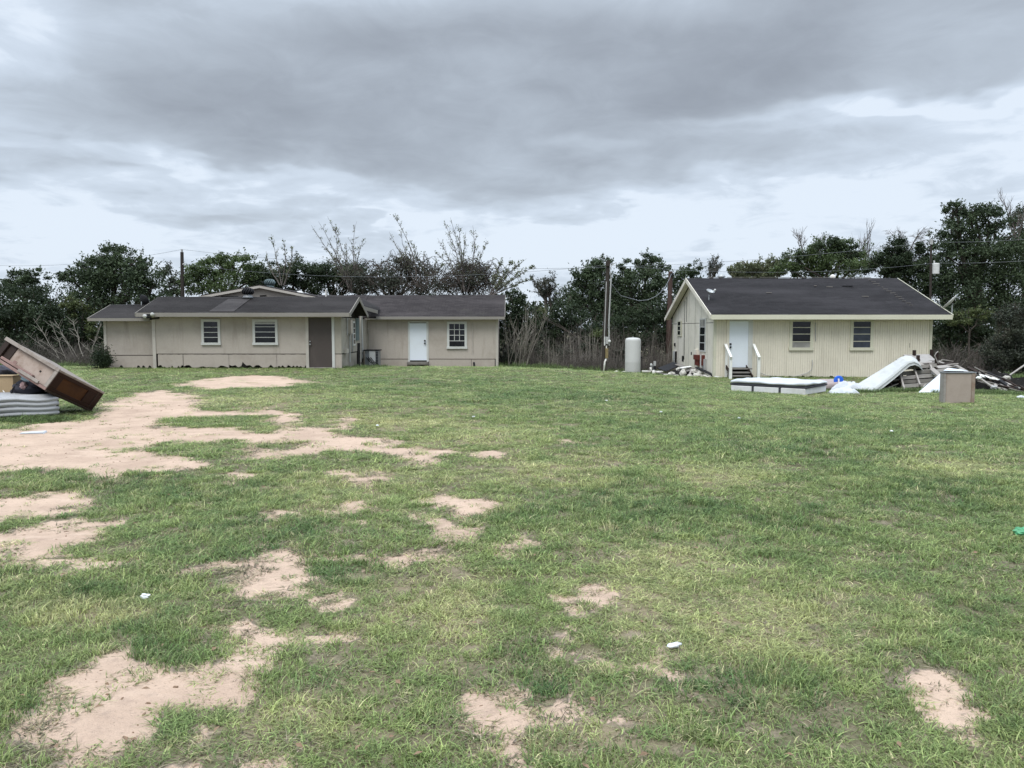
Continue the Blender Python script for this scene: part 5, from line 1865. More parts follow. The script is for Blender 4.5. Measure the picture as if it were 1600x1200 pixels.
    # white triangular sheet and tan cabinet
    a, b, c = P(1431, 616.5, 24.6), P(1470, 583, 24.75), P(1470, 627.5, 24.15)
    o = Vector((.01, .025, .0))
    mb = MB().poly([a, c, b]).poly([a + o, b + o, c + o]).quad(a, b, b + o, a + o).quad(b, c, c + o, b + o).quad(c, a, a + o, c + o)
    single(mb, 'white_board', M['white_panel'], 'clean white panel leaning as a triangle against the tan cabinet', 'panel')
    Y = GP(1498, 630).y
    zb = float(gz(PX(1498, Y), Y)) - .03
    t = thing('tan_cabinet', 'square tan cabinet with rusty grey edges standing on the grass before the pile', 'cabinet', (PX(1498, Y), Y, zb))
    zt = PZ(581.5, Y)
    x0, x1, x2, x3 = PX(1478, Y), PX(1482.5, Y), PX(1521.5, Y), PX(1527, Y)
    MB().bx(x0 + .02, x3 - .02, Y + .03, Y + .2, zb, zt - .03).build('carcass', M['dark_wood'], t)
    MB().bx(x1, x2, Y - .005, Y + .028, zb, zt - .035).build('front_panel', M['tan_panel'], t, bevel=.004)
    MB().bx(x0, x1 - .02, Y - .02, Y + .19, zb, zt - .03).build('side_edge', M['cabinet_side'], t, bevel=.006)
    MB().bx(x1 - .018, x1 - .002, Y - .014, Y + .028, zb, zt - .04).build('rust_line', M['rusty_edge'], t)
    MB().bx(x2 + .002, x3, Y - .02, Y + .19, zb, zt - .03).build('side_edge', M['rusty_edge'], t, bevel=.006)
    MB().bx(x0 - .01, x3 + .02, Y - .03, Y + .2, zt - .028, zt + .004).build('top_rim', M['grey_metal'], t, bevel=.006)
    mb = MB()
    a, b, c, d = P(1474, 579.5, Y + .0), P(1512, 580, Y + .05), P(1500, 577.8, Y + .45), P(1481, 575.5, Y + .45)
    o = Vector((0, 0, .012))
    mb.poly([a + o, b + o, c + o, d + o]).quad(a, b, b + o, a + o).quad(b, c, c + o, b + o).quad(d, a, a + o, d + o)
    single(mb, 'white_board', M['white_panel'], 'white offcut lying on top of the tan cabinet', 'panel')
    # the dark heap at the right edge
    single(heap(MB(), (PX(1550, 26.8), 26.9), 1.0, .8, .62, 21, rough=.7), 'rubbish_shade_heap', M['dark_gap'], 'dark rubbish heap under loose boards right of the tan cabinet', 'rubbish heap')
    single(heap(MB(), (PX(1594, 26.0), 26.4), .9, .7, .36, 25, rough=.8), 'rubbish_shade_heap', M['dark_gap'], 'low dark rubbish heap at the far right edge of the yard', 'rubbish heap')
    for (px, py, Y2, s, mt, lab) in ((1553, 605, 24.7, .10, 'conduit', 'small grey block at the end of the upper batten right of the tan cabinet'), (1574, 619, 24.4, .17, 'pale_wood', 'pale grey block on the grass at the end of the lower batten'),
                                (1573, 590, 26.0, .12, 'stone', 'pale lump at the foot of the thin pole'), (1529.5, 590.5, 24.7, .09, 'white_wood', 'small white block at the top right corner of the tan cabinet')):
        single(lump(MB(), P(px, py, Y2), s, s * .7, s * .6, px % 17, .5, 10, 7, 2.2), 'rubble_block', M[mt], lab, 'rubble', smooth_shade=False)
    g = GP(1597, 623)
    single(heap(MB(), (g.x + .1, g.y + .15), .2, .15, .10, 31), 'white_sheet', M['sheet'], 'small white cloth on the grass at the far right edge', 'sheet', smooth_shade=True)


right_rubbish()


# ------------------------------------------------------------------ rubble by the gable end, tank, pipes
def gable_rubble():
    sp = [((1034, 578, 35.6), (1058, 568, 36.4), .5, 'black', 'black sheet of roofing sloping up against the cream gable wall'),
          ((1057, 569, 36.2), (1082, 577, 35.4), .22, 'grey_wood', 'grey board sloping right over the rubble by the gable wall'),
          ((1063, 575, 35.2), (1080, 572.5, 35.6), .14, 'white_wood', 'white board resting on top of the rubble by the gable wall'),
          ((1072, 580, 34.9), (1096, 574.5, 35.2), .12, 'grey_wood', 'thin grey board across the middle of the rubble by the gable wall'),
          ((1088, 574, 34.9), (1116, 586.5, 34.0), .16, 'black', 'dark board sloping down to the near corner of the cream house'),
          ((1024, 581, 36.2), (1047, 585.5, 35.2), .10, 'pale_wood', 'long pale board lying flat at the left of the rubble'),
          ((1042, 588, 34.9), (1072, 582, 35.3), .10, 'pale_wood', 'pale board lying low across the front of the rubble'),
          ((1081, 577, 35.0), (1076, 589, 34.4), .10, 'pale_wood', 'short pale board upright among the stones of the rubble'),
          ((1128, 589.5, 33.6), (1116, 588, 33.5), .08, 'white_wood', 'short white strip lying at the foot of the cream corner board')]
    for a, b, w, mt, lab in sp:
        single(MB().plank(P(*a), P(*b), w, .03, .25, .008), 'broken_board', M[mt], lab, 'board', 'boards in the rubble by the gable wall')
    st = [(1049, 584.5, 35.0, .17, .10), (1067, 583.5, 34.7, .15, .19), (1078, 588, 34.4, .13, .09), (1090, 586.5, 34.5, .2, .12), (1100, 588.5, 34.3, .17, .09), (1108, 589.5, 34.1, .14, .08),
          (1040, 586.5, 35.0, .13, .07), (1057, 587.5, 34.7, .12, .07), (1085, 590, 34.2, .10, .06), (1061, 577.5, 35.4, .14, .1), (1086, 580.5, 34.9, .2, .1), (1095, 582, 34.7, .15, .1),
          (963, 581.5, 37.2, .12, .08), (974.5, 582.5, 36.6, .16, .07), (1120, 590.5, 33.4, .12, .05)]
    r = random.Random(77)
    for i, (px, py, Y, a, b) in enumerate(st):
        lab = 'pale lump of rubble in the heap by the gable wall of the cream house'
        grp = 'pale rubble lumps by the gable wall'
        if i == 1:
            lab, grp = 'tallest pale rounded lump in the rubble by the gable wall', None
        if px < 1000:
            lab = ('pale stone on the grass between the meter pole and tank', 'pale flat stone at the left foot of the tank')[px > 970]
            grp = None
        if px == 1120:
            lab, grp = 'pale flat stone at the near corner of the cream house', None
        single(lump(MB(), P(px, py, Y), a, a * .8, b, i + 1, .45, 11, 8, 2.0, .7), 'rubble_lump', M['stone'], lab, 'rubble', grp)
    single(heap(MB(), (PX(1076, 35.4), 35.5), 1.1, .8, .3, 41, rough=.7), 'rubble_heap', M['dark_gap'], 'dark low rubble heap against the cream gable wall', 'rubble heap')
    # tank
    Y = 36.2
    x0, x1 = PX(979, Y), PX(1003.5, Y)
    r_ = (x1 - x0) / 2
    zb, zt = PZ(586, Y), PZ(527.5, Y)
    hgt = zt - zb
    t = thing('water_tank', 'tall pale grey cylindrical water tank standing on the grass', 'tank', ((x0 + x1) / 2, Y + r_, zb))
    c = Vector(((x0 + x1) / 2, Y + r_, zb))
    MB().lathe(c, [(r_ * .97, -.1), (r_, .03), (r_, .6), (r_ * 1.003, .61), (r_, .62), (r_, hgt - .16), (r_ * .975, hgt - .10), (r_ * .88, hgt - .045), (r_ * .6, hgt - .012), (r_ * .2, hgt)], 40).build('shell', M['tank'], t, smooth_shade=True)
    MB().tube([c + Vector((0, 0, hgt - .01)), c + Vector((0, 0, hgt + .05))], .03, 8).build('cap', M['grey_metal'], t)
    zz = PZ(558.5, Y)
    MB().tube([(c.x + r_ - .02, c.y - .1, zz), (c.x + r_ + .07, c.y - .1, zz)], .03, 8).build('valve', M['black'], t)
    MB().tube([(c.x + r_ + .05, c.y - .1, zz), (c.x + r_ + .05, c.y - .12, zb + .15)], .02, 6).build('side_pipe', M['black'], t)
    # pipes and pump
    Y = 36.4
    t = thing('water_pipes', 'white pipework with small grey pressure switch right of the tank', 'pipework', ground_at(PX(1022, Y), Y))
    MB().tube([P(1003, 580.5, Y), P(1016.5, 580.5, Y), P(1016.8, 579, Y), P(1016.8, 574, Y)], [.055] * 4, 8).build('pipe', M['pvc'], t, smooth_shade=True)
    MB().tube([P(1024, 581, Y), P(1036, 581.3, Y)], .05, 8).build('pipe', M['pvc'], t, smooth_shade=True)
    MB().tube([P(1021.3, 592, Y - .05), P(1021.3, 578.5, Y - .05)], .075, 10).build('well_pipe', M['pvc'], t, smooth_shade=True)
    MB().tube([P(1017, 573, Y), P(1019, 571, Y), P(1021, 574, Y), P(1021.3, 579, Y)], .05, 8).build('elbow', M['grey_metal'], t)
    MB().lathe(P(1017.5, 570, Y), [(.03, -.05), (.06, -.02), (.06, .04), (.02, .06)], 10).build('gauge', M['dish'], t)
    MB().box(P(1023, 568, Y), (.11, .09, .22)).build('pressure_switch', M['conduit'], t, bevel=.01)
    MB().box(P(1022.5, 574.5, Y), (.14, .1, .16)).build('pump_head', M['black'], t, bevel=.01)


gable_rubble()


# ------------------------------------------------------------------ poles and wires
def poles():
    # meter pole
    Y = 38
    t = thing('meter_pole', 'dark wooden service pole with grey conduit and meter boxes beside the tank', 'pole', P(943, 582, Y))
    MB().tube([P(942.8, 586, Y), P(944.5, 540, Y), P(950.5, 407, Y)], [.135, .125, .095], 10).build('post', M['pole'], t)
    MB().tube([P(951.8, 540, Y - .15), P(951.5, 500, Y - .15), P(954.8, 434, Y - .12)], .034, 8).build('conduit', M['conduit'], t)
    MB().tube([P(944, 539, Y - .1), P(947.5, 440, Y - .1)], .022, 6).build('conduit', M['conduit'], t)
    MB().tube([P(954.8, 434, Y - .12), P(953, 420, Y - .14), P(956, 414, Y - .2), P(963, 410, Y - .25)], .02, 6).build('service_loop', M['conduit'], t)
    MB().box(P(950, 412, Y - .12), (.2, .12, .25)).build('insulator', M['pole'], t)
    MB().box(P(948.6, 532, Y - .17), (.13, .14, .36)).build('meter_box', M['conduit'], t, bevel=.015)
    MB().lathe(P(952.2, 533, Y - .2), [(.07, 0), (.07, .05), (.04, .07)], 12, Matrix.Rotation(math.pi / 2, 3, 'X')).build('meter', M['dish'], t)
    MB().box(P(948, 552, Y - .17), (.14, .14, .5)).build('breaker_box', M['ochre_box'], t, bevel=.01)
    MB().tube([P(945, 526, Y - .16), P(944.8, 540, Y - .16)], .035, 6).build('tape', M['dish'], t)
    MB().tube([P(947.5, 540, Y - .16), P(947.5, 546, Y - .16)], .035, 6).build('coupling', M['pvc'], t)
    MB().tube([P(947.8, 560, Y - .16), P(945.2, 565, Y - .17), P(943.3, 583.5, Y - .2)], .05, 8).build('white_pipe', M['pvc'], t, smooth_shade=True)
    # reddish pole behind the cream house
    Y = 44.5
    t = thing('reddish_pole', 'reddish wooden pole standing at the rear left corner of the cream house', 'pole', P(1044.5, 580, Y))
    MB().tube([P(1044.6, 584, Y), P(1045, 520, Y), P(1047.8, 424, Y)], [.2, .17, .125], 10).build('post', M['red_pole'], t)
    MB().box(P(1050, 429, Y - .15), (.2, .1, .16)).build('bracket', M['black'], t)
    MB().lathe(P(1051.3, 460.5, Y - .15), [(.05, -.05), (.07, .0), (.05, .06)], 10).build('insulator', M['dish'], t)
    # pole far left, behind the beige house
    Y = 50
    t = thing('far_pole', 'plain dark utility pole standing beyond the left half of the beige house', 'pole', P(286, 560, Y))
    MB().tube([P(287, 570, Y), P(284.3, 394, Y)], [.16, .11], 8).build('post', M['pole'], t)
    MB().tube([P(284.2, 394, Y), P(284.1, 389.5, Y)], .07, 8).build('pin', M['conduit'], t)
    MB().tube([P(286, 413, Y - .1), P(288.5, 412.5, Y - .2)], .05, 6).build('insulator', M['dish'], t)
    # transformer pole, right
    Y = 45
    t = thing('transformer_pole', 'thin grey pole with pale transformer box behind the cream house roof', 'pole', P(1452.5, 580, Y))
    MB().tube([P(1452.2, 580, Y), P(1455, 375, Y)], [.085, .06], 8).build('post', M['pole'], t)
    z = MB()
    z.lathe(P(1461.7, 428.5, Y - .05), [(.17, .0), (.2, .03), (.2, .2), (.195, .22), (.2, .24), (.2, .4), (.195, .42), (.2, .44), (.2, .6), (.17, .64)], 18)
    z.build('transformer', M['dish'], t)
    MB().tube([P(1459.8, 412.5, Y - .1), P(1459.5, 407, Y - .1)], .045, 6).build('bushing', M['dish'], t)
    MB().box(P(1455, 378, Y - .05), (.16, .12, .3)).build('pole_cap', M['conduit'], t)

    def wire(name, pts, rad, lab):
        single(MB().tube(pts, rad, 4), name, M['wire'], lab, 'cable')

    def sag(a, b, s, n=14):
        a, b = Vector(a), Vector(b)
        return [a + (b - a) * (i / n) - Vector((0, 0, s * 4 * (i / n) * (1 - i / n))) for i in range(n + 1)]
    wire('power_line', sag(P(-60, 412, 52), P(284, 389.8, 50), .5), .008, 'overhead line running from the left edge to the dark pole')
    wire('power_line', sag(P(284, 389.8, 50), P(1455, 378, 45), 1.4, 30), .008, 'long upper overhead line between the dark pole and the transformer pole')
    wire('power_line', sag(P(1455, 378, 45), P(1680, 366, 42), .15), .008, 'upper overhead line from the transformer pole to the right edge')
    wire('power_line', sag(P(1459.5, 411, 45), P(1680, 401, 42), .12), .009, 'lower overhead line from the transformer box to the right edge')
    wire('power_line', sag(P(951, 414, 38), P(1459.5, 411, 45), .45, 24), .007, 'lower overhead line from the meter pole to the transformer box')
    wire('power_line', sag(P(288, 413, 50), P(951, 414, 38), .7, 24), .007, 'lower overhead line from the dark pole to the meter pole')
    wire('service_cable', [P(1049, 428, 44.3), P(1046, 436, 43.8), P(1040, 447, 43), P(1032, 457, 42), P(1024, 463.5, 41), P(1012, 468.5, 40), P(998, 470, 39), P(970, 462, 38.3), P(953, 440, 37.9)], .018,
         'pale slack cable sagging between the meter pole and the reddish pole')


poles()


# ------------------------------------------------------------------ small litter on the lawn
def litter():
    c = GP(1053, 1017)
    t = single(lump(MB(), c + Vector((0, 0, .03)), .042, .018, .012, 3, .55, 16, 10, 2.4, .8, Matrix.Rotation(.35, 3, 'Z')), 'foam_tray', M['foam'], 'crumpled white foam scrap lying in the near grass', 'litter', smooth_shade=True)
    c = GP(227, 939)
    single(lump(MB(), c + Vector((0, 0, .03)), .028, .02, .016, 6, .5, 12, 8, 2.4, .8), 'paper_scrap', M['foam'], 'small white paper scrap in the grass by the left sand patches', 'litter')
    c = GP(1596, 840)
    single(lump(MB(), c + Vector((0, 0, .05)), .06, .04, .035, 9, .6, 14, 9, 2.4, .8), 'plastic_scrap', M['green_scrap'], 'bright green plastic scrap at the right edge of the lawn', 'litter')
    g = 'tiny pale scraps scattered over the far lawn'
    for i, (px, py, lab) in enumerate(((948, 629, 'tiny pale scrap on the lawn below the meter pole'), (1155, 657, 'tiny pale scrap on the lawn below the white bed base'),
                                       (1393, 678, 'tiny pale scrap on the lawn below the slatted frame'), (590, 669, 'tiny pale scrap on the lawn just right of the large bare sand patch'),
                                       (740, 655, 'tiny pale scrap on the lawn below the rear wing window'), (1033, 647, 'tiny pale scrap on the lawn below the water tank'))):
        c = GP(px, py)
        single(lump(MB(), c + Vector((0, 0, .05)), .03, .022, .014, i, .5, 9, 6, 2.4, .8), 'paper_scrap', M['foam'], lab, 'litter', g)
    c = GP(52, 677)
    single(MB().box(c + Vector((0, 0, .012)), (.34, .22, .012), Matrix.Rotation(.3, 3, 'Z'), .01), 'flat_sheet', M['sheet'], 'flat pale sheet lying on the bare sand before the rubbish', 'litter')
    # bits of bark, twig and gravel on the bare sand
    mb = MB()
    r = random.Random(19)
    xs = np.array([r.uniform(-.7, .7) for _ in range(9000)])
    ys = np.array([2.8 + 15 * r.random() ** 1.2 for _ in range(9000)])
    xs = xs * ys
    bm = bare_mask(xs, ys)
    for x, y in [(a, b) for a, b, c in zip(xs, ys, bm) if c > .4][:260]:
        s = r.uniform(.003, .007) * (1 + y * .05)
        mb.box(ground_at(x, y, s * .25), (s * r.uniform(1, 3.5), s, s * .7), Matrix.Rotation(r.uniform(0, 3.14), 3, 'Z'), s * .2)
    tag(mb.build('gravel', M['leaf_dead']), 'dark bits of gravel and twig strewn on the bare sand', kind='stuff')
    # fallen leaves
    mb = MB()
    r = random.Random(9)
    for _ in range(170):
        y = 2.6 + 9 * r.random() ** 1.5
        x = r.uniform(-.7, .7) * y
        c = ground_at(x, y, r.uniform(.015, .05))
        s = r.uniform(.012, .024)
        q = Matrix.Rotation(r.uniform(0, 6.28), 3, 'Z') @ Matrix.Rotation(r.uniform(-.5, .5), 3, 'X')
        a, b_, cc, d = (c + q @ Vector(p) for p in ((-s, 0, 0), (0, -s * .5, .006), (s, 0, .004), (0, s * .5, .006)))
        mb.quad(a, b_, cc, d)
    tag(mb.build('fallen_leaves', M['leaf_dead']), 'dry brown leaves scattered thinly over the near lawn', kind='stuff')


litter()

# ------------------------------------------------------------------ trees and scrub
def leaf_cloud(pos, nrm_bias, size, seed, mat, name, parent=None, origin=None):
    """leaf-sized faces at the given points"""
    g = np.random.default_rng(seed)
    n = len(pos)
    a = g.normal(size=(n, 3))
    a /= np.linalg.norm(a, axis=1, keepdims=True)
    b = g.normal(size=(n, 3)) + nrm_bias
    b = np.cross(a, b)
    b /= np.maximum(np.linalg.norm(b, axis=1, keepdims=True), 1e-6)
    L = size * g.uniform(.6, 1.35, (n, 1))
    W = L * g.uniform(.38, .62, (n, 1))
    off = root_loc(parent) if parent is not None else Vector(origin)
    p = pos - np.array(off)[None]
    co = np.stack([p - a * L * .5, p + b * W * .5, p + a * L * .5, p - b * W * .5], 1).reshape(-1, 3).astype(np.float32)
    me = bpy.data.meshes.new(name)
    me.vertices.add(4 * n)
    me.vertices.foreach_set('co', co.ravel())
    me.loops.add(4 * n)
    me.loops.foreach_set('vertex_index', np.arange(4 * n, dtype=np.int32))
    me.polygons.add(n)
    me.polygons.foreach_set('loop_start', np.arange(0, 4 * n, 4, dtype=np.int32))
    me.polygons.foreach_set('loop_total', np.full(n, 4, np.int32))
    me.update()
    me.materials.append(mat)
    o = bpy.data.objects.new(name, me)
    COL.objects.link(o)
    if parent is not None:
        o.parent = parent
    else:
        o.location = off
    return o


def crown_points(blobs, n, seed, clump=.27, shell=.35, per=85):
    """points bunched in clumps through ellipsoids (centre, rx, ry, rz)"""
    g = np.random.default_rng(seed)
    wts = np.array([b[1] * b[2] + b[1] * b[3] + b[2] * b[3] for b in blobs])
    wts = wts / wts.sum()
    out = []
    for (c, rx, ry, rz), w in zip(blobs, wts):
        m = max(6, int(n * w))
        k = max(5, m // per)
        d = g.normal(size=(k, 3))
        d /= np.linalg.norm(d, axis=1, keepdims=True)
        rad = shell + (1.02 - shell) * g.random(k) ** .55
        rad *= g.uniform(.82, 1.1, k)
        cc = d * rad[:, None] * np.array([rx, ry, rz]) + np.array(c)
        mr = (rx + rz) / 2
        cs = np.clip(clump * mr, .16, .62) * g.uniform(.55, 1.35, k)
        idx = g.integers(0, k, m)
        q = g.normal(size=(m, 3)) * np.array([.62, .62, .42])
        out.append(cc[idx] + q * cs[idx][:, None])
    return np.concatenate(out)


def limb(mb, a, b, r0, r1, seed, wob=.12, n=5, sides=6):
    r = random.Random(seed)
    a, b = Vector(a), Vector(b)
    L = (b - a).length
    pts = [a]
    for i in range(1, n):
        t = i / n
        pts.append(a.lerp(b, t) + Vector((r.uniform(-1, 1), r.uniform(-1, 1), r.uniform(-.4, .4))) * wob * L * .35)
    pts.append(b)
    mb.tube(pts, [r0 + (r1 - r0) * (i / n) for i in range(n + 1)], sides)


def tree(name, label, D, blobs, n, mat, size=.20, trunk=None, tr=.16, group=None, clump=.27, shell=.35, seed=0, cat='tree', sprigs=26, tangle=0):
    """blobs as outline ellipses (px, py, rx, ry) or with their own distance as fifth number"""
    s = D / F
    wb = []
    for b in blobs:
        d = b[4] if len(b) > 4 else D
        c = P(b[0], b[1], d)
        rx, rz = b[2] * d / F, b[3] * d / F
        wb.append((c, rx, max(rx, rz) * .9, rz))
    cx = trunk if trunk is not None else blobs[0][0]
    base = ground_at(PX(cx, D), D, -.05)
    t = thing(name, label, cat, base, group)
    mb = MB()
    top = max(wb, key=lambda q: q[0].z)
    fork = Vector((base.x, base.y, base.z + max(.5, (min(q[0].z - q[3] * .4 for q in wb) - base.z) * .8)))
    limb(mb, base, fork, tr, tr * .8, seed, .05, 4, 8)
    for i, (c, rx, ry, rz) in enumerate(wb):
        limb(mb, fork, c, tr * .62, tr * .18, seed + i, .14)
        r = random.Random(seed * 31 + i)
        for k in range(4):
            e = c + Vector((r.uniform(-1, 1) * rx, r.uniform(-.8, .8) * ry, r.uniform(-.3, 1) * rz)) * .85
            limb(mb, fork.lerp(c, r.uniform(.45, 1)), e, tr * .22, tr * .05, seed + i * 7 + k, .2, 4, 4)
    n, size = int(n * 1.55), size * .78
    pts = crown_points(wb, n, seed + 1, clump, shell, 120)
    # thin shoots that break the outline, with leaves along them
    r = random.Random(seed * 13 + 5)
    extra = []
    for _ in range(sprigs):
        c, rx, ry, rz = r.choice(wb)
        a = r.uniform(0, 6.283)
        e = r.uniform(-.1, 1.4)
        d = Vector((math.cos(a) * math.cos(e), math.sin(a) * math.cos(e), math.sin(e)))
        s0 = c + Vector((d.x * rx, d.y * ry, d.z * rz)) * .8
        L = r.uniform(.35, 1.0) * (rx + rz) * .3
        s1 = s0 + (d + Vector((r.uniform(-.4, .4), r.uniform(-.4, .4), r.uniform(.2, .9)))).normalized() * L
        mb.tube([s0, s0.lerp(s1, .5) + Vector((0, 0, .04)), s1], [.022, .016, .007], 3, cap=False)
        for k in range(16):
            q = s0.lerp(s1, r.uniform(.1, 1.05))
            extra.append(tuple(q + Vector((r.gauss(0, .08), r.gauss(0, .08), r.gauss(0, .07)))))
    for _ in range(tangle):
        c, rx, ry, rz = r.choice(wb)
        p0 = c + Vector((r.uniform(-1, 1) * rx, r.uniform(-1, .2) * ry, r.uniform(-.8, .7) * rz))
        p2 = p0 + Vector((r.uniform(-1.6, 1.6), r.uniform(-.5, .5), r.uniform(-1.2, .5)))
        p1 = (p0 + p2) / 2 + Vector((0, 0, r.uniform(.2, .8)))
        q = r.uniform(.012, .026)
        mb.tube([p0, p0.lerp(p1, .6) + Vector((0, 0, .1)), p1, p2.lerp(p1, .4) + Vector((0, 0, .08)), p2], [q, q, q, q * .8, q * .5], 3, cap=False)
    mb.build('trunk', M['bark'], t)
    if extra:
        pts = np.concatenate([pts, np.array(extra)])
    pts = pts[pts[:, 2] > base.z + .05]
    leaf_cloud(pts, np.array([0, 0, .9]), size, seed + 2, mat, 'crown', t)
    return t


def grow(mb, leaves, p, d, L, r, depth, rnd, up=.15, spread=.55, kids=(3, 5), taper=.6, sides=3, droop=0.0):
    p, d = Vector(p), Vector(d).normalized()
    n = 4 if depth > 0 else 3
    pts, rad = [p.copy()], [r]
    q = p.copy()
    for i in range(n):
        d = (d + Vector((rnd.uniform(-1, 1), rnd.uniform(-1, 1), rnd.uniform(-.6, 1))) * .14 + Vector((0, 0, up * .25 - droop * (i / n)))).normalized()
        q = q + d * (L / n)
        pts.append(q.copy())
        rad.append(r * (1 - .8 * (i + 1) / n) + r * .12)
    mb.tube(pts, rad, 5 if r > .04 else sides, cap=False)
    if leaves is not None and depth <= 1:
        for _ in range(5 if depth == 0 else 4):
            k = rnd.random()
            a = pts[int(k * n)].lerp(pts[min(n, int(k * n) + 1)], rnd.random())
            leaves.append(tuple(a + Vector((rnd.uniform(-1, 1), rnd.uniform(-1, 1), rnd.uniform(-1, 1))) * .05))
    if depth == 0:
        return
    for _ in range(rnd.randint(*kids)):
        t = rnd.uniform(.25, 1.0)
        i = min(n - 1, int(t * n))
        a = pts[i].lerp(pts[i + 1], t * n - i)
        dd = (d + Vector((rnd.uniform(-1, 1), rnd.uniform(-1, 1), rnd.uniform(-.4, .8))) * spread * 1.5 + Vector((0, 0, up))).normalized()
        grow(mb, leaves, a, dd, L * rnd.uniform(.45, .75), max(r * taper, .009), depth - 1, rnd, up, spread, kids, taper, sides, droop)


def twig_tree(name, label, D, px, py_base, py_top, seed, depth=3, lean=0.0, mat='grey_twig', leaf=None, leaf_size=.12, r=.06, spread=.5, up=.2, kids=(3, 5), cat='tree', stems=1, group=None, fan=.2, droop=0.0, frac=.55, extra=1):
    base = P(px, py_base, D)
    H = (py_base - py_top) * D / F
    t = thing(name, label, cat, base, group)
    rnd = random.Random(seed)
    mb, leaves = MB(), ([] if leaf else None)
    for s in range(stems):
        d = Vector((lean + rnd.uniform(-fan, fan), rnd.uniform(-fan, fan) * .6, 1))
        st = base + Vector((rnd.uniform(-1, 1) * fan * .6, rnd.uniform(-.2, .2), 0))
        grow(mb, leaves, st, d, H * frac * rnd.uniform(.8, 1.15), r, depth, rnd, up, spread, kids, .55, 3, droop)
    mb.build('branches', M[mat], t)
    if leaf:
        q = np.array(leaves)
        q = np.repeat(q, extra, 0) + np.random.default_rng(seed).normal(0, .05, (len(q) * extra, 3))
        leaf_cloud(q, np.array([0, 0, .5]), leaf_size, seed, M[leaf], 'leaves', t)
    return t


GT = 'trees and bushes along the back of the yard'
lo, ld, lm, ly, lg = M['leaf_oak'], M['leaf_dark'], M['leaf_mid'], M['leaf_yellow'], M['leaf_grey']
# --- left
tree('oak_tree', 'broad dark oak with lumpy crown standing left of the beige house', 46, [(180, 398, 30, 20), (205, 410, 30, 18), (140, 424, 40, 24), (213, 432, 40, 28), (112, 437, 20, 17), (178, 452, 68, 36), (152, 480, 48, 32), (236, 456, 24, 30), (175, 425, 45, 30)],
     17000, lo, .20, 178, .28, GT, seed=1)
tree('evergreen_tree', 'small dark evergreen showing above the scrub at the far left', 50, [(30, 438, 22, 13), (56, 431, 18, 13), (44, 450, 30, 15), (22, 452, 20, 12)], 4200, lo, .2, 42, .16, GT, seed=2)
tree('dark_bush', 'big dark rounded bush at the left edge of the yard', 44, [(18, 485, 46, 36), (60, 480, 44, 30), (-20, 480, 50, 40), (40, 515, 60, 40)], 11000, ld, .19, 30, .12, GT, seed=3, cat='bush')
tree('dark_bush', 'dark bush in front of the oak left of the beige house', 43, [(95, 500, 40, 34), (120, 520, 40, 35), (75, 520, 40, 38), (150, 515, 28, 38)], 9500, ld, .18, 100, .12, GT, seed=4, cat='bush')
tree('yellow_green_bush', 'yellowish green bush under the oak beside the beige house', 42.5, [(128, 495, 20, 20), (112, 478, 16, 12), (140, 512, 18, 18)], 1700, ly, .17, 128, .08, GT, seed=5, cat='bush')
tree('corner_shrub', 'dark dense upright shrub at the left corner of the beige house', 32.7, [(160, 556, 9.5, 16), (157, 565, 11, 9), (163, 564, 8, 9)], 3600, ld, .085, 159, .04, seed=6, cat='shrub', clump=.5)
# --- behind the beige house
tree('green_tree', 'mid green bushy tree right of the dark utility pole', 52, [(330, 420, 36, 18), (378, 415, 36, 15), (352, 440, 58, 24), (305, 440, 24, 22), (398, 432, 22, 22), (345, 405, 20, 8)], 10500, lm, .2, 350, .2, GT, seed=7)
tree('pale_green_tree', 'thin pale grey green tree just left of the dark utility pole', 55, [(264, 440, 18, 26), (280, 450, 18, 20)], 1800, lg, .2, 268, .12, GT, seed=8)
tree('dark_tree', 'dark tree showing above the pale gable of the beige house', 52, [(430, 430, 30, 24), (465, 425, 40, 20), (440, 448, 40, 22), (490, 440, 30, 26), (412, 445, 24, 18)], 9000, ld, .2, 450, .2, GT, seed=9)
tree('dark_tree', 'dark tree left of the small front gable of the beige house', 51, [(520, 435, 40, 26), (545, 440, 32, 26), (505, 425, 25, 14), (560, 430, 30, 18)], 7600, ld, .2, 525, .2, GT, seed=10)
tree('vine_covered_tree', 'arching brown green vine covered tree above the rear wing', 49, [(590, 432, 40, 20), (630, 416, 36, 12), (655, 424, 30, 18), (610, 448, 50, 16), (570, 445, 30, 18), (645, 445, 40, 14)], 6400, lg, .17, 610, .18, GT, seed=11, clump=.45, tangle=260)
tree('grey_brush_tree', 'grey brown brushy tree above the right half of the rear wing', 48, [(720, 440, 40, 22), (755, 445, 32, 20), (690, 448, 34, 14), (740, 425, 24, 14)], 4300, lg, .15, 730, .14, GT, seed=12, clump=.6, tangle=260)
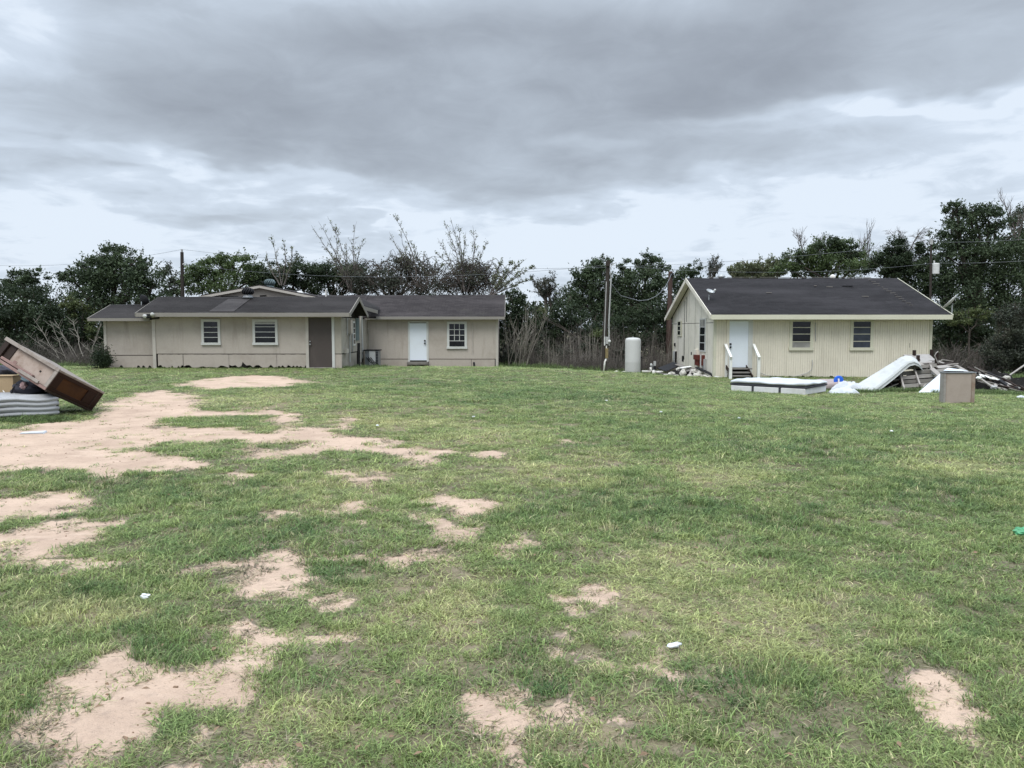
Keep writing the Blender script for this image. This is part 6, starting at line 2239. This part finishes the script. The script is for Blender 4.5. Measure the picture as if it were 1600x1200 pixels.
def shoot_tree(name, label, D, stems, seed, group, r0=.04, side=15, bud=.10, buds=5):
    """a thin young tree: stems (base px, base py, tip px, tip py) set with short upswept twigs and buds"""
    t = thing(name, label, 'tree', P(stems[0][0], stems[0][1], D), group)
    r = random.Random(seed)
    mb, lv = MB(), []
    for (bx_, by_, tx, ty) in stems:
        Y0, Y1 = D + r.uniform(-.4, .4), D + r.uniform(-1.0, 1.0)
        p0, p2 = P(bx_, by_, Y0), P(tx, ty, Y1)
        L = (p2 - p0).length
        bow = Vector((r.uniform(-.10, .10) * L, 0, .03 * L))
        n = 7
        pts = []
        for i in range(n + 1):
            q = i / n
            pts.append(p0.lerp(p2, q) + bow * math.sin(math.pi * q) + Vector((r.uniform(-1, 1), r.uniform(-1, 1), 0)) * .035)
        mb.tube(pts, [r0 * (1 - .86 * i / n) for i in range(n + 1)], 5, cap=False)
        ax = (p2 - p0).normalized()
        for k in range(side):
            q = r.uniform(.12, .97)
            i = min(n - 1, int(q * n))
            s0 = pts[i].lerp(pts[i + 1], q * n - i)
            d = (ax * r.uniform(.5, 1.2) + Vector((r.uniform(-1, 1), r.uniform(-1, 1), r.uniform(-.1, .5)))).normalized()
            l = r.uniform(.25, .75) * (1.25 - q) * min(1.6, L * .35)
            s1 = s0 + d * l
            m = s0.lerp(s1, .5) + Vector((0, 0, -.03))
            mb.tube([s0, m, s1], [.014, .011, .006], 3, cap=False)
            for j in range(buds):
                w = s0.lerp(s1, r.uniform(.15, 1.05))
                lv.append(tuple(w + Vector((r.gauss(0, .05), r.gauss(0, .05), r.gauss(0, .05)))))
            if r.random() < .5:
                s2 = m + (d + Vector((r.uniform(-1, 1), r.uniform(-1, 1), r.uniform(0, .6)))).normalized() * l * .5
                mb.tube([m, s2], [.009, .005], 3, cap=False)
                lv.append(tuple(s2))
    mb.build('branches', M['grey_twig'], t)
    leaf_cloud(np.array(lv), np.array([0, 0, .5]), bud, seed, M['leaf_bud'], 'leaves', t)
    return t


GB = 'bare budding trees behind the beige house'
shoot_tree('budding_tree', 'thin budding tree with several short shoots above the pale gable', 50, [(440, 446, 424, 370), (440, 446, 442, 372), (442, 446, 455, 384), (438, 446, 416, 392), (444, 446, 466, 402)], 301, GB, side=18)
shoot_tree('budding_tree', 'tall budding tree leaning left above the front gable', 48, [(548, 456, 486, 352), (548, 456, 512, 338), (546, 456, 498, 346), (550, 456, 525, 352), (545, 450, 505, 385), (552, 456, 540, 378)], 302, GB, side=20)
shoot_tree('budding_tree', 'slim upright budding tree right of the tall leaning one', 49, [(560, 452, 557, 346), (562, 452, 568, 372), (558, 452, 549, 380)], 303, GB, side=18)
shoot_tree('budding_tree', 'tallest slim budding tree rising from the vine covered tree', 48, [(652, 446, 614, 334), (654, 446, 626, 358), (650, 446, 608, 362), (656, 446, 640, 376)], 304, GB, side=20)
shoot_tree('budding_tree', 'broad budding tree of many fanning shoots above the white rear door', 47,
           [(726, 456, 694, 346), (726, 456, 704, 340), (728, 456, 716, 350), (730, 456, 738, 352), (728, 456, 728, 362), (724, 452, 684, 372), (732, 456, 762, 376), (730, 456, 750, 392), (722, 452, 678, 392), (734, 456, 772, 402)], 305, GB, side=24)
shoot_tree('budding_tree', 'low wispy budding tree between the vine covered and fanning trees', 48, [(670, 448, 664, 392), (672, 448, 680, 400), (668, 448, 650, 404), (674, 448, 694, 412)], 306, GB, side=16)
shoot_tree('budding_tree', 'sparse pale budding tree arching right past the end of the rear wing', 46, [(764, 462, 800, 408), (766, 462, 822, 404), (768, 462, 834, 416), (764, 462, 812, 424), (768, 462, 830, 436), (766, 462, 786, 402)], 307, GB, side=26, bud=.12, buds=8)
# --- between the houses
tree('dark_bush', 'tall dark bush at the right end of the beige house', 43.5, [(800, 470, 20, 20), (812, 495, 28, 26), (798, 520, 22, 30), (830, 510, 22, 24)], 7000, ld, .17, 806, .1, GT, seed=15, cat='bush')
twig_tree('bare_tree', 'wide grey leafless tree between the beige house and the meter pole', 56, 858, 490, 428, 341, 4, 0, 'grey_twig', 'leaf_grey', .13, .09, .7, .1, (3, 4), 'tree', 4, GT, .5, .05, .55)
tree('dark_bush', 'dark green bush left of the meter pole', 46, [(880, 492, 34, 26), (905, 515, 34, 30), (860, 520, 30, 26), (930, 530, 34, 30), (842, 498, 18, 22)], 10000, ld, .17, 885, .1, GT, seed=16, cat='bush')
tree('yellow_green_bush', 'small yellowish bush at the foot of the meter pole', 42.5, [(936, 528, 12, 14), (842, 492, 9, 9, 44)], 900, ly, .15, 934, .05, GT, seed=17, cat='bush')
tree('evergreen_tree', 'tall dark evergreen with open crown left of the meter pole top', 50, [(925, 420, 22, 18), (942, 412, 14, 10), (912, 437, 22, 16), (938, 445, 26, 28), (905, 460, 28, 20), (925, 475, 40, 28)], 8200, lo, .21, 930, .2, GT, seed=18, clump=.4)
tree('evergreen_tree', 'tallest dark evergreen standing just right of the meter pole', 50, [(985, 418, 18, 16), (972, 432, 20, 18), (1015, 412, 26, 14), (1026, 430, 18, 24), (1000, 445, 45, 30), (985, 485, 50, 36), (1020, 480, 30, 36), (960, 470, 28, 30)], 14500, lo, .21, 990, .26, GT, seed=19)
tree('dark_bush', 'dark bush behind the water tank', 45.5, [(1000, 525, 44, 32), (960, 520, 30, 34), (1040, 515, 26, 36), (1020, 490, 30, 24)], 9000, ld, .18, 1000, .1, GT, seed=20, cat='bush')
tree('evergreen_tree', 'dark evergreen top showing above the left end of the charcoal roof', 54, [(1085, 424, 16, 14), (1070, 436, 22, 16), (1060, 450, 26, 22)], 3000, lo, .2, 1080, .16, GT, seed=21)
twig_tree('bare_tree', 'small grey leafless tree right of the evergreen above the charcoal roof', 57, 1107, 450, 408, 351, 3, 0, 'grey_twig', 'leaf_grey', .13, .06, .6, .1, (3, 5), 'tree', 3, GT, .35, 0, .6)
# --- behind the cream house
for i, px in enumerate((1152, 1180, 1207)):
    twig_tree('bare_shrub', ('leftmost of three low leafless shrubs showing above the charcoal ridge', 'middle of three low leafless shrubs showing above the charcoal ridge', 'rightmost of three low leafless shrubs showing above the charcoal ridge')[i],
              60, px, 450, 412 - 2 * i, 360 + i, 3, 0, 'pale_twig', 'leaf_bud', .16, .06, .7, .1, (4, 5), 'shrub', 5, GT, .5, 0, .55, 2)
tree('green_tree', 'mid green rounded tree above the middle of the charcoal roof', 53, [(1290, 392, 40, 16), (1318, 388, 30, 14), (1255, 412, 40, 18), (1300, 412, 60, 22), (1345, 408, 34, 20), (1235, 424, 30, 12)], 11500, lm, .2, 1295, .2, GT, seed=23)
tree('dark_tree', 'dark dense tree left of the leafless tree behind the cream house', 52, [(1292, 385, 26, 12), (1240, 402, 18, 10), (1325, 392, 22, 10)], 2400, lo, .2, 1290, .15, GT, seed=24)
twig_tree('bare_tree', 'pale leafless tree left above the mid green tree behind the cream house', 58, 1262, 420, 366, 371, 4, 0, 'grey_twig', None, .1, .06, .6, .15, (3, 4), 'tree', 3, GT, .45, 0, .6)
twig_tree('bare_tree', 'thin leafless shoots above the right of the mid green tree', 57, 1352, 420, 368, 372, 3, 0, 'grey_twig', None, .1, .05, .5, .25, (3, 4), 'tree', 4, GT, .35, 0, .65)
twig_tree('bare_tree', 'tall rounded leafless tree rising behind the right of the charcoal roof', 54, 1398, 440, 322, 381, 4, .10, 'grey_twig', None, .1, .08, .95, .0, (4, 6), 'tree', 2, GT, .25, .35, .5)
tree('dark_conifer', 'dark ragged conifer below the tall leafless tree', 50, [(1398, 388, 20, 18), (1392, 408, 30, 24), (1410, 420, 34, 26), (1375, 420, 20, 18)], 7200, ld, .19, 1400, .18, GT, seed=25)
tree('evergreen_tree', 'open dark evergreen behind the transformer pole', 49, [(1450, 385, 18, 20), (1440, 410, 24, 22), (1455, 435, 26, 28), (1432, 450, 30, 30)], 5600, lo, .2, 1448, .16, GT, seed=26)
tree('oak_tree', 'largest dark oak with tall crown at the right edge', 46, [(1490, 325, 16, 13), (1520, 330, 30, 20), (1545, 345, 30, 26), (1500, 360, 34, 30), (1535, 385, 60, 36), (1500, 410, 45, 36), (1565, 420, 50, 46), (1520, 450, 60, 44), (1580, 470, 50, 50), (1490, 470, 34, 40)],
     26000, lo, .2, 1525, .34, GT, seed=27)
tree('evergreen_tree', 'thin topped dark tree at the right edge beyond the oak', 50, [(1592, 340, 20, 18), (1605, 365, 30, 26), (1585, 380, 22, 20), (1610, 410, 40, 40)], 4800, lo, .2, 1598, .2, GT, seed=28, clump=.4)
twig_tree('bare_tree', 'leafless twigs above the right edge tree', 48, 1590, 380, 318, 391, 3, .05, 'grey_twig', None, .1, .05, .5, .2, (3, 5), 'tree', 3, GT, .3, 0, .6)
tree('dark_bush', 'dark bush at the right end of the cream house', 43, [(1478, 500, 26, 22), (1500, 520, 30, 30), (1470, 530, 24, 34), (1530, 510, 32, 26)], 8500, ld, .17, 1490, .1, GT, seed=29, cat='bush')
tree('yellow_green_bush', 'yellowish green bush right of the white satellite dish', 41.5, [(1510, 496, 20, 9), (1535, 490, 18, 9), (1490, 500, 14, 8)], 1500, ly, .15, 1515, .06, GT, seed=30, cat='bush')
tree('grey_green_bush', 'large grey green bush hanging over the right edge of the yard', 35, [(1590, 525, 32, 40), (1570, 555, 34, 34), (1605, 560, 34, 40), (1580, 500, 24, 24)], 12000, lg, .13, 1590, .08, GT, seed=31, cat='bush')

# far wood behind everything: one dark mass nobody could count
g = np.random.default_rng(99)
n = 44000
x = g.uniform(-60, 60, n)
y = g.uniform(60, 68, n)
h = 5.0 + 2.4 * (fbm(x * .16, y * .1, 3, 4) - .5) * 2
z = -.8 + h * g.random(n) ** .85
leaf_cloud(np.stack([x, y, z], -1), np.array([0, 0, .6]), .34, 98, M['leaf_dark'], 'far_wood', None, (0, 64, 0))
tag(bpy.data.objects['far_wood'], 'dark far wood filling the gaps behind the trees', kind='stuff')
# low scrub between the trunks
n = 42000
x = g.uniform(-42, 42, n)
y = g.uniform(46, 52, n)
h = 2.3 + 1.6 * (fbm(x * .3, y * .2, 13, 4) - .5) * 2
z = gz(x, y) + h * g.random(n)
leaf_cloud(np.stack([x, y, z], -1), np.array([0, 0, .6]), .22, 97, M['leaf_dark'], 'undergrowth', None, (0, 49, 0))
tag(bpy.data.objects['undergrowth'], 'dark undergrowth between the trunks behind the houses', kind='stuff')


# --- dry stems
def stalks(name, label, px0, px1, D0, D1, n, h0, h1, mat, seed, lean=.12, rad=.012):
    r = random.Random(seed)
    mb = MB()
    done = 0
    while done < n:
        # stems grow in clumps of uneven height, leaning together
        D = r.uniform(D0, D1)
        px = r.uniform(px0, px1)
        hc = h0 + (h1 - h0) * r.random() ** 1.6
        lx, ly = r.gauss(0, lean), r.gauss(0, lean)
        for _ in range(r.randint(2, 9)):
            done += 1
            x = PX(px, D) + r.gauss(0, .22)
            y = D + r.gauss(0, .18)
            b = ground_at(x, y, -.05)
            h = hc * r.uniform(.45, 1.1)
            dx, dy = (lx + r.gauss(0, lean * .8)) * h, (ly + r.gauss(0, lean * .8)) * h
            m = b + Vector((dx * .3 + r.uniform(-.05, .05), dy * .3, h * .55))
            t = b + Vector((dx, dy, h * r.uniform(.85, 1.0)))
            q = rad * r.uniform(.5, 1.6)
            mb.tube([b, m, t], [q, q * .8, q * .35], 3, cap=False)
            for k in range(r.randint(0, 4)):
                s = (b.lerp(m, r.uniform(.3, 1)) if r.random() < .4 else m.lerp(t, r.uniform(0, .95)))
                e = s + Vector((r.uniform(-.5, .5), r.uniform(-.3, .3), r.uniform(.05, .55)))
                mb.tube([s, s.lerp(e, .5) + Vector((0, 0, r.uniform(-.03, .06))), e], [q * .5, q * .4, q * .2], 3, cap=False)
    o = mb.build(name, M[mat])
    return tag(o, label, kind='stuff')


stalks('dry_stalks', 'tall dry grey stalks between the two houses', 778, 1052, 41.5, 45, 1100, .8, 2.9, 'dim_twig', 1, .06, .010)
stalks('dry_stalks', 'paler dry stalks among the scrub between the two houses', 785, 1050, 41, 44, 420, .9, 3.1, 'pale_twig', 2, .06, .011)
stalks('dry_grass', 'low reddish dry grass at the foot of the stalks', 880, 1050, 40, 41.5, 900, .35, .95, 'dim_twig', 3, .2, .011)
stalks('dry_stalks', 'tangle of grey dry stalks at the right end of the yard', 1462, 1600, 35, 40, 650, .5, 2.0, 'dim_twig', 4, .4, .011)
stalks('dry_stalks', 'tangle of grey dry stalks at the left edge of the yard', -20, 150, 38, 42, 750, .5, 1.9, 'dim_twig', 5, .45, .011)
# leafy scrub in front of the stalks
for (px, py, rx, ry, D, mt, lab, sd) in ((795, 560, 14, 14, 41.2, lg, 'small grey green scrub bush at the right foot of the beige house', 51), (835, 552, 20, 12, 43, ld, 'low dark scrub bush among the stalks right of the beige house', 52),
                                      (880, 556, 16, 12, 42.5, lg, 'low grey green scrub bush among the stalks left of the meter pole', 53), (918, 548, 14, 16, 43, ld, 'dark scrub bush among the stalks just left of the meter pole', 54),
                                      (968, 560, 10, 14, 42, lg, 'low scrub bush between the meter pole and the tank', 55), (60, 555, 36, 16, 42, lg, 'low grey green scrub among the dead stems at the far left', 56)):
    tree('scrub_bush', lab, D, [(px, py, rx, ry), (px + rx * .5, py + ry * .4, rx * .7, ry * .6)], int(rx * ry * 5), mt, .13, px, .04, GT, seed=sd, cat='bush', sprigs=14)
# leaning dead stems left of the beige house
for i, (a, b, r) in enumerate((((92, 560), (52, 497), .032), ((104, 562), (78, 500), .03), ((98, 566), (40, 520), .026), ((118, 560), (84, 498), .032), ((130, 557), (114, 498), .042), ((112, 565), (60, 530), .024),
                               ((140, 560), (158, 504), .04), ((147, 562), (165, 530), .026), ((150, 558), (126, 536), .022), ((124, 562), (96, 520), .026), ((84, 568), (24, 536), .024), ((152, 552), (128, 540), .02))):
    D = 39 + (i % 4) * .35
    order = sorted((92, 104, 98, 118, 130, 112, 140, 147, 150, 124, 84, 152), reverse=True)
    nth = ('first', 'second', 'third', 'fourth', 'fifth', 'sixth', 'seventh', 'eighth', 'ninth', 'tenth', 'eleventh', 'twelfth')[order.index(a[0])]
    t = thing('dead_stem', 'bare pale dead stem leaning in the scrub, ' + nth + ' counted from the beige house corner', 'dead branch', P(*a, D), 'dead stems leaning left of the beige house')
    mb = MB()
    limb(mb, P(*a, D), P(*b, D + .6), r * .62, r * .18, i, .06, 6, 5)
    mb.build('stem', M['pale_twig'], t)
    mb = MB()
    rr = random.Random(i)
    for k in range(9):
        s = P(*a, D).lerp(P(*b, D + .6), rr.uniform(.4, .95))
        mb.tube([s, s + Vector((rr.uniform(-.5, .3), rr.uniform(-.2, .2), rr.uniform(.1, .5)))], [r * .35, r * .15], 4, cap=False)
    mb.build('side_twigs', M['pale_twig'], t)
for i, (px, yt, ln) in enumerate(((1490, 545, .2), (1530, 552, .35), (1565, 548, -.1))):
    twig_tree('bare_shrub', ('tangled grey leafless shrub beside the cream house corner', 'tangled grey leafless shrub behind the tan cabinet', 'tangled grey leafless shrub behind the dark heap')[i], 36, px, 588, yt, 400 + i, 3, ln, 'dim_twig', None, .1, .03, .8, .05, (3, 5), 'shrub', 5, GT, .6, .1, .7)
for i, (px, yt, ln) in enumerate(((800, 520, .3), (815, 500, .15))):
    twig_tree('bare_shrub', ('pale arching leafless shrub at the right corner of the beige house', 'taller pale leafless shrub beyond the right corner of the beige house')[i], 40.5, px, 575, yt, 420 + i, 2, ln, 'pale_twig', None, .1, .025, .5, .2, (3, 5), 'shrub', 5, GT, .5, .1, .8)
